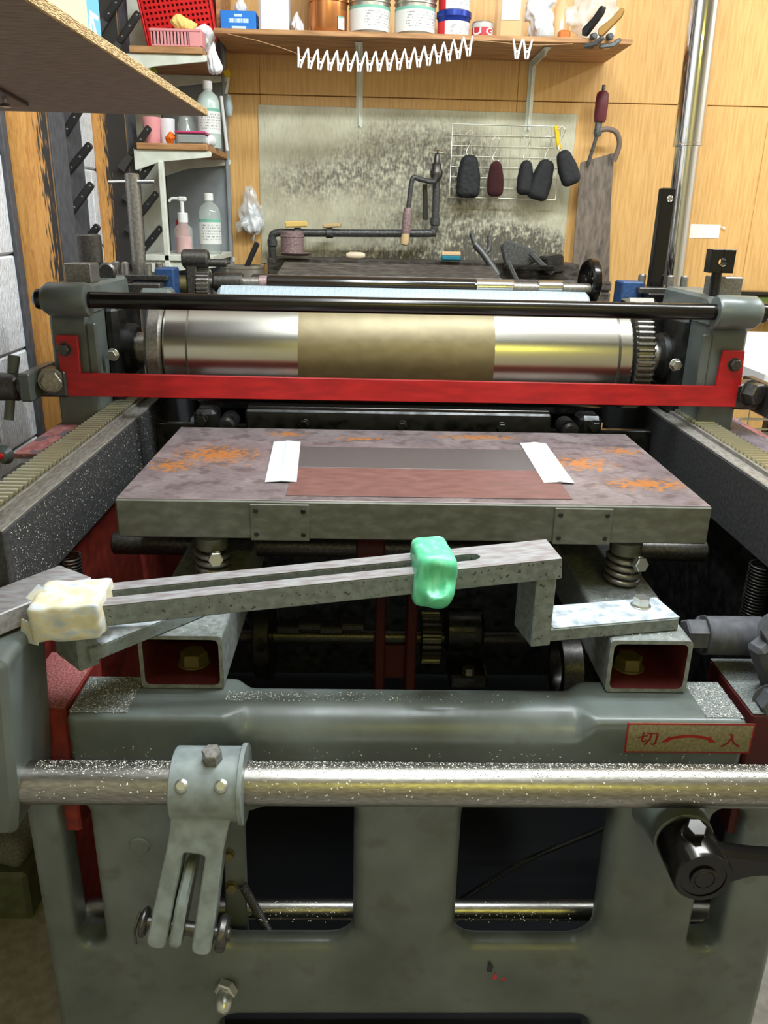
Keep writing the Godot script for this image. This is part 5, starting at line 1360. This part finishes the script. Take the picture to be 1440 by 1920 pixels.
func build_sink() -> void:
	single("splash_sheet", box(1.06, 0.5, 0.002, 0.0004), M.splash_sheet, at(0.072, 1.448, -2.947, Vector3(0, 0, -0.3)), "stained clouded plastic sheet on the wall behind the sink", "plastic sheet")
	var o := thing("wash_sink", "dark ink stained wash sink along the plywood wall", "sink", Vector3(0.1, 0, -2.65))
	part(o, "basin", box(1.04, 0.5, 0.55, 0.008), M.sink_dark, at(0.1, 0.92, -2.66))
	part(o, "back_ledge", box(1.04, 0.055, 0.16, 0.004), M.sink_dark, at(0.1, 1.198, -2.86))
	part(o, "front_rim", box(1.04, 0.03, 0.03, 0.006), M.sink_dark, at(0.1, 1.183, -2.4))
	for x in [-0.4, 0.6]:
		part(o, "leg", box(0.05, 0.68, 0.4, 0.004), M.sink_dark, at(x, 0.34, -2.66))
	# tap and pipe
	var p := thing("water_tap", "old iron water pipe with upright tap and cloth bound spout", "tap", Vector3(0.0, 1.23, -2.87))
	part(p, "supply_pipe", tube(bend([Vector3(-0.41, 1.2, -2.86), Vector3(-0.412, 1.28, -2.86), Vector3(-0.395, 1.303, -2.86), Vector3(-0.3, 1.305, -2.86), Vector3(0.1, 1.312, -2.86), Vector3(0.128, 1.318, -2.86), Vector3(0.137, 1.345, -2.86), Vector3(0.136, 1.5, -2.86)], 5), 0.0125, 14), M.old_pipe, at(0, 0, 0))
	for c in [[Vector3(-0.411, 1.262, -2.86), Vector3(-0.411, 1.282, -2.86)], [Vector3(-0.34, 1.3045, -2.86), Vector3(-0.31, 1.305, -2.86)], [Vector3(-0.23, 1.306, -2.86), Vector3(-0.205, 1.3065, -2.86)], [Vector3(0.137, 1.34, -2.86), Vector3(0.137, 1.36, -2.86)]]:
		part(p, "coupling", rod(0.0165, 0.026, 0.003, 16), M.old_pipe, along(c[0], c[1]))
	part(p, "valve", lathe([Vector2(0, 0), Vector2(0.013, 0), Vector2(0.02, 0.012), Vector2(0.021, 0.026), Vector2(0.015, 0.036), Vector2(0.016, 0.048), Vector2(0.011, 0.054), Vector2(0.008, 0.075), Vector2(0.006, 0.082), Vector2(0, 0.082)], 20), M.dark_steel, at(0.134, 1.478, -2.845))
	part(p, "cross_handle", join([[rod(0.004, 0.044, 0.002, 10), at(0, 0, 0, Vector3(0, 0, 90))], [rod(0.004, 0.044, 0.002, 10), at(0, 0, 0, Vector3(90, 0, 0))], [rod(0.008, 0.012, 0.003, 12), at(0, 0, 0)]]), M.chrome, at(0.136, 1.562, -2.845))
	part(p, "spout", tube(bend([Vector3(0.132, 1.49, -2.83), Vector3(0.12, 1.472, -2.81), Vector3(0.075, 1.478, -2.79), Vector3(0.058, 1.482, -2.785), Vector3(0.05, 1.462, -2.785), Vector3(0.042, 1.38, -2.785)], 5), 0.008, 12), M.old_pipe, at(0, 0, 0))
	part(p, "cloth_binding", lathe([Vector2(0, 0), Vector2(0.014, 0), Vector2(0.016, 0.012), Vector2(0.014, 0.022), Vector2(0.017, 0.036), Vector2(0.0145, 0.05), Vector2(0.016, 0.062), Vector2(0.012, 0.08), Vector2(0, 0.08)], 16), M.pink_can, along(Vector3(0.036, 1.31, -2.785), Vector3(0.042, 1.39, -2.785)) * at(0, -0.04, 0))
	part(p, "wooden_end", lathe([Vector2(0, 0), Vector2(0.012, 0.002), Vector2(0.015, 0.014), Vector2(0.013, 0.04), Vector2(0, 0.04)], 16), M.wood_knob, along(Vector3(0.032, 1.272, -2.78), Vector3(0.037, 1.315, -2.785)) * at(0, -0.02, 0))
	part(p, "hanging_tool", box(0.016, 0.11, 0.01, 0.002), M.black_oil, at(0.1, 1.41, -2.835, Vector3(0, 0, 3)))
	# things on the ledge
	var c := thing("pink_can", "worn metal can with pink ink standing in a saucer", "can", Vector3(-0.33, 1.235, -2.74))
	part(c, "saucer", lathe([Vector2(0, 0), Vector2(0.042, 0), Vector2(0.052, 0.008), Vector2(0.05, 0.009), Vector2(0, 0.003)], 28), M.pink_can, at(-0.325, 1.236, -2.76))
	part(c, "can_body", lathe([Vector2(0, 0), Vector2(0.037, 0), Vector2(0.0375, 0.05), Vector2(0.0395, 0.052), Vector2(0.0395, 0.056), Vector2(0.0375, 0.058), Vector2(0.0375, 0.07), Vector2(0.034, 0.071), Vector2(0.034, 0.06), Vector2(0, 0.06)], 28), M.pink_can, at(-0.335, 1.241, -2.765))
	part(c, "ink", rod(0.033, 0.006, 0.001, 24), M.pink_plastic, at(-0.335, 1.3, -2.765))
	single("sponge", box(0.075, 0.02, 0.04, 0.004), M.sponge, at(-0.33, 1.332, -2.86, Vector3(0, 4, 3)), "yellow sponge with blue top lying on the pipe above the pink can", "sponge")
	single("sponge", box(0.06, 0.014, 0.035, 0.004), M.wood_knob, at(-0.21, 1.33, -2.86, Vector3(0, -6, 4)), "flat grimy scraper lying on the pipe", "sponge")
	single("soap_bar", lathe([Vector2(0, -0.033), Vector2(0.007, -0.031), Vector2(0.011, -0.02), Vector2(0.012, 0), Vector2(0.011, 0.02), Vector2(0.007, 0.031), Vector2(0, 0.033)], 18), M.soap, at(-0.128, 1.2375, -2.82, Vector3(0, 0, 90)), "oval pale soap bar on the sink ledge", "soap")
	var b := thing("scrub_brush", "teal scrubbing brush with pale bristles upwards on the sink ledge", "brush", Vector3(0.19, 1.226, -2.8))
	part(b, "brush_back", box(0.066, 0.018, 0.03, 0.005), M.teal_plastic, at(0.186, 1.238, -2.76))
	part(b, "bristles", box(0.062, 0.012, 0.026, 0.002), M.bristle, at(0.186, 1.252, -2.76))
	single("grease_box", box(0.09, 0.03, 0.08, 0.004), M.black_oil, at(0.22, 1.2, -2.62, Vector3(0, 12, 0)), "small black oily box beside the teal brush", "box")
	# heap of iron tools at the right end
	var tools := thing("forked_bracket", "grey forked iron bracket leaning in the sink", "iron bracket", Vector3(0.3, 1.2, -2.72))
	part(tools, "fork", tube(bend([Vector3(0.245, 1.318, -2.72), Vector3(0.262, 1.275, -2.715), Vector3(0.285, 1.258, -2.71), Vector3(0.305, 1.27, -2.715), Vector3(0.303, 1.31, -2.72)]), 0.0075, 10), M.tool_grey, at(0, 0, 0))
	part(tools, "shank", tube(bend([Vector3(0.258, 1.285, -2.715), Vector3(0.29, 1.25, -2.7), Vector3(0.335, 1.19, -2.68)]), 0.011, 10), M.tool_grey, at(0, 0, 0))
	var ir := thing("iron_bracket", "dark grey bent iron bracket in the sink beside the forked one", "iron bracket", Vector3(0.4, 1.2, -2.72))
	part(ir, "plate", prism(rounded([[0.34, 1.28], [0.36, 1.3], [0.46, 1.27], [0.47, 1.24], [0.4, 1.2], [0.36, 1.22]], 0.012), 0.03, 0.006), M.tool_grey, at(0, 0, -2.72))
	part(ir, "bar", box(0.16, 0.016, 0.03, 0.003), M.black_oil, at(0.43, 1.218, -2.66))
	part(ir, "strut", box(0.016, 0.1, 0.02, 0.003), M.tool_grey, at(0.47, 1.23, -2.68, Vector3(0, 0, 50)))
	part(ir, "strut", box(0.014, 0.09, 0.02, 0.003), M.tool_grey, at(0.37, 1.2, -2.6, Vector3(0, 0, 30)))
	single("black_box", box(0.07, 0.06, 0.06, 0.008), M.black_oil, at(0.515, 1.225, -2.74, Vector3(0, 15, 8)), "black oily block at the right end of the sink", "block")
	single("sooty_splash_board", prism(rounded([[0.628, 1.0], [0.775, 1.0], [0.735, 1.42], [0.728, 1.578], [0.618, 1.545]], 0.004), 0.004, 0.001), M.sooty_board, at(0, 0, -2.9), "brown sooty sheet metal board standing against the plywood", "board")
	# wire grid with hooks and fur brushes
	var g := thing("wire_grid", "chrome wire grid panel hanging over the splash sheet", "wire grid", Vector3(0.35, 1.43, -2.9))
	part(g, "frame", tube([Vector3(0.185, 1.652, -2.9), Vector3(0.545, 1.652, -2.9), Vector3(0.545, 1.428, -2.9), Vector3(0.185, 1.428, -2.9)], 0.0026, 8, true), M.wire_metal, at(0, 0, 0))
	for k in 10:
		part(g, "wire", rod(0.0012, 0.222, 0.0002, 6), M.wire_metal, at(0.218 + k * 0.0327, 1.54, -2.9))
	for k in 6:
		part(g, "wire", rod(0.0012, 0.358, 0.0002, 6), M.wire_metal, at(0.365, 1.46 + k * 0.032, -2.898, Vector3(0, 0, 90)))
	var fuzz := noise(60.0, 71, 2)
	var brushes := [[0.243, 1.492, 0.039, 0.066, "fur_black", "fluffy black fur brush, the fullest, hanging at the left of the wire grid", 0.0, 0.006], [0.333, 1.487, 0.027, 0.055, "fur_red", "dark red fur brush hanging on the wire grid", 2.0, 0.002], [0.432, 1.493, 0.027, 0.054, "fur_black", "slim black fur brush hanging in the middle of the wire grid", 0.0, 0.002], [0.487, 1.487, 0.036, 0.064, "fur_black", "big black fur brush hanging behind the grey sheened one", -14.0, 0.003], [0.562, 1.524, 0.032, 0.056, "fur_black", "grey sheened black fur brush hanging at the right of the wire grid", 24.0, 0.003]]
	for k in brushes.size():
		var f: Array = brushes[k]
		var z := -2.868 + (0.03 if k == 4 else 0.0)
		var br := thing("fur_brush", f[5], "fur brush", Vector3(f[0], f[1] - f[3], z), "fur brushes on the wire grid")
		var hx: float = f[2]
		var hy: float = f[3]
		var am: float = f[7]
		part(br, "fur", nets(Vector3(-hx, -hy, -0.03) - Vector3.ONE * 0.012, Vector3(hx, hy, 0.03) + Vector3.ONE * 0.012, 0.0042, func(q: Vector3) -> float:
			var wide := hx * (1.0 - 0.3 * smoothstep(-0.2, 1.0, q.y / hy))
			return sd_box(q, Vector3(wide, hy, 0.022), 0.02) + fuzz.get_noise_3dv(q) * am * 0.35), M[f[4]], at(f[0], f[1], z, Vector3(0, 0, f[6])))
		var top := Vector3(f[0] + sin(deg_to_rad(-f[6])) * hy, f[1] + cos(deg_to_rad(f[6])) * hy, z)
		var hook := bend([top + Vector3(0.01, 0.002, 0), top + Vector3(0.0, -0.004, 0.002), top + Vector3(-0.012, 0.008, 0), top + Vector3(0.0, 0.035, -0.012), top + Vector3(0.012, 0.062, -0.03), top + Vector3(0.002, 0.076, -0.034), top + Vector3(-0.012, 0.066, -0.03)], 4)
		part(br, "hook", tube(hook, 0.0016, 6), M.wire_metal, at(0, 0, 0), "thin wire S hook")
	single("yellow_clip", prism(rounded([[-0.006, -0.036], [0.008, -0.036], [0.007, 0.036], [-0.007, 0.036]], 0.003), 0.01, 0.002), M.yellow_plastic, at(0.53, 1.617, -2.88, Vector3(0, 0, 13)), "yellow plastic clip at the corner of the wire grid", "clip")

func build_right_things() -> void:
	var h := thing("gas_torch", "maroon handled torch with a curved grey hose on the brown board", "torch", Vector3(0.66, 1.56, -2.88))
	part(h, "grip", lathe([Vector2(0, 0), Vector2(0.017, 0), Vector2(0.02, 0.008), Vector2(0.021, 0.06), Vector2(0.019, 0.082), Vector2(0.012, 0.09), Vector2(0, 0.09)], 22), M.grip_maroon, at(0.661, 1.665, -2.87, Vector3(0, 0, -1)))
	part(h, "tip", rod(0.006, 0.02, 0.001, 12), M.tool_grey, at(0.663, 1.763, -2.87))
	part(h, "valve", lathe([Vector2(0, 0), Vector2(0.01, 0), Vector2(0.014, 0.012), Vector2(0.011, 0.026), Vector2(0.012, 0.045), Vector2(0, 0.045)], 16), M.tool_grey, at(0.658, 1.622, -2.87))
	part(h, "stem", tube(bend([Vector3(0.656, 1.625, -2.87), Vector3(0.65, 1.59, -2.875), Vector3(0.64, 1.54, -2.885)]), 0.006, 8), M.tool_grey, at(0, 0, 0))
	part(h, "hose", tube(bend([Vector3(0.66, 1.64, -2.868), Vector3(0.69, 1.645, -2.868), Vector3(0.72, 1.635, -2.87), Vector3(0.735, 1.605, -2.875), Vector3(0.732, 1.575, -2.88), Vector3(0.725, 1.55, -2.885)]), 0.0085, 10), M.hose_grey, at(0, 0, 0))
	var p := thing("flue_pipe", "shiny steel flue pipe rising beside the plywood wall", "pipe", Vector3(0.9, 0, -2.6))
	part(p, "lower_section", rod(0.036, 1.58, 0.001, 48), M.pipe_steel, along(Vector3(0.896, 0.0, -2.6), Vector3(0.862, 1.58, -2.6)))
	part(p, "upper_section", rod(0.0415, 1.16, 0.001, 48), M.pipe_steel, along(Vector3(0.862, 1.575, -2.6), Vector3(0.838, 2.735, -2.6)))
	part(p, "joint_ring", ring(0.035, 0.043, 0.008, 48), M.pipe_steel, along(Vector3(0.862, 1.574, -2.6), Vector3(0.8617, 1.584, -2.6)))
	var n := thing("wall_note", "small blank white note stuck on the plywood wall", "note", Vector3(1.09, 1.316, -2.948))
	part(n, "paper", box(0.105, 0.046, 0.0012, 0.0003), M.paper_white, at(1.09, 1.337, -2.949))
	part(n, "curled_corner", prism(outline([[0, 0], [0.02, -0.004], [0.018, -0.012]]), 0.001, 0.0001), M.paper_white, at(1.138, 1.356, -2.944, Vector3(0, -20, 0)))
	var t := thing("side_table", "white topped table to the right of the press", "table", Vector3(1.3, 0, -2.2))
	part(t, "table_top", box(1.0, 0.03, 0.75, 0.004), M.white_plastic, at(1.3, 1.035, -2.13))
	for d in [[1.2, -2.46], [1.76, -2.46], [1.2, -1.8], [1.76, -1.8]]:
		part(t, "leg", box(0.04, 1.02, 0.04, 0.004), M.tool_grey, at(d[0], 0.51, d[1]))
	var w := thing("wire_basket", "white wire basket under the side table", "wire basket", Vector3(1.2, 0.8, -2.1))
	for k in 7:
		part(w, "wire", rod(0.003, 0.7, 0.0005, 8), M.white_plastic, at(1.21, 0.79 + k * 0.026, -1.98, Vector3(0, 0, 90)))
	for k in 8:
		part(w, "wire", rod(0.002, 0.16, 0.0005, 8), M.white_plastic, at(0.89 + k * 0.09, 0.868, -1.982))
	part(w, "basket_floor", box(0.7, 0.006, 0.3, 0.002), M.white_plastic, at(1.21, 0.786, -2.12))
	var gb := thing("green_tray", "olive green tray with a black rim fixed on the plywood wall", "tray", Vector3(1.4, 1.05, -2.9))
	part(gb, "tray_body", box(0.4, 0.08, 0.07, 0.006), surface("case_green", [[0.5, Color(0.34, 0.42, 0.18)]], 0.02, Vector3.ONE * 0.3, 0.5), at(1.44, 1.09, -2.914))
	part(gb, "rim", box(0.48, 0.014, 0.08, 0.004), M.black_rod, at(1.41, 1.135, -2.909))

func build_lint() -> void:
	# paper lint and crumbs caught on the press: far too many to count
	var flake := prism(outline([[-0.0016, -0.0006], [0.0014, -0.0008], [0.0019, 0.0003], [-0.0006, 0.0009]]), 0.0005, 0.0001)
	var places := []
	var put := func(p: Vector3, normal: Vector3, size: float) -> void:
		var b := Basis(Vector3(rng.randf() - 0.5, rng.randf() - 0.5, rng.randf() - 0.5).normalized(), rng.randf() * 0.7)
		var q := Basis(Quaternion(Vector3.BACK, normal)) * Basis(Vector3.BACK, rng.randf() * TAU)
		places.append(Transform3D((b * q).scaled(Vector3.ONE * size), p))
	for k in 5000:   # along the top of the front shaft
		var a := -0.5 + rng.randf() * 1.0
		var n := Vector3(0, cos(a), sin(a))
		var x := lerpf(-0.48, 0.5, rng.randf())
		if x > -0.318 and x < -0.222:
			continue
		put.call(Vector3(x, 0.69, -0.82) + n * 0.0268, n, 0.2 + rng.randf() * rng.randf() * 0.7)
	for k in 260:   # clinging lower on the shaft
		var a := 0.4 + rng.randf() * 1.3
		var n := Vector3(0, cos(a), sin(a))
		put.call(Vector3(lerpf(-0.48, 0.5, rng.randf()), 0.69, -0.82) + n * 0.0266, n, 0.3 + rng.randf() * 0.6)
	for k in 1500:   # on the pads and the ledges
		var left := rng.randf() < 0.55
		put.call(Vector3(lerpf(-0.46, -0.385, rng.randf()) if left else lerpf(0.37, 0.42, rng.randf()), 0.7464, lerpf(-0.972, -0.885, rng.randf())), Vector3.UP, 0.2 + rng.randf() * rng.randf() * 0.7)
	for k in 500:   # on the rounded top between the tubes, thickest beside the left tube
		var f := rng.randf() * rng.randf()
		put.call(Vector3(lerpf(-0.265, 0.22, f), 0.7458, lerpf(-0.94, -0.918, rng.randf())), Vector3.UP, 0.2 + rng.randf() * rng.randf() * 0.7)
	for k in 2200:   # on the inner face of the left rail
		put.call(Vector3(-0.5262, lerpf(0.872, 0.978, rng.randf()), lerpf(-0.94, -1.75, pow(rng.randf(), 1.3))), Vector3.RIGHT, 0.15 + rng.randf() * rng.randf() * 0.6)
	for k in 500:   # on the square tubes and around their bolts
		var left := rng.randf() < 0.4
		put.call(Vector3((-0.326 if left else 0.307) + (rng.randf() - 0.5) * 0.1, 0.8272, lerpf(-1.12, -0.95, rng.randf())), Vector3.UP, 0.2 + rng.randf() * rng.randf() * 0.7)
	for k in 350:   # on the front casting
		put.call(Vector3(lerpf(-0.46, 0.42, rng.randf()), lerpf(0.62, 0.7, rng.randf()), -0.8794), Vector3.BACK, 0.25 + rng.randf() * 0.5)
	for k in 200:   # on the fork lever and the sills
		put.call(Vector3(lerpf(0.06, 0.26, rng.randf()) if k % 2 else lerpf(-0.29, -0.1, rng.randf()), 0.3458, lerpf(-0.97, -0.93, rng.randf())), Vector3.UP, 0.3 + rng.randf() * 0.5)
	var mm := MultiMesh.new()
	mm.transform_format = MultiMesh.TRANSFORM_3D
	mm.mesh = flake
	mm.instance_count = places.size()
	for k in places.size():
		mm.set_instance_transform(k, places[k])
	var o := MultiMeshInstance3D.new()
	o.name = "paper_lint"
	o.multimesh = mm
	o.material_override = M.lint
	add_child(o)
	o.set_meta("kind", "stuff")
	o.set_meta("label", "fine pale paper lint and crumbs scattered over the press")
	o.set_meta("category", "paper lint")
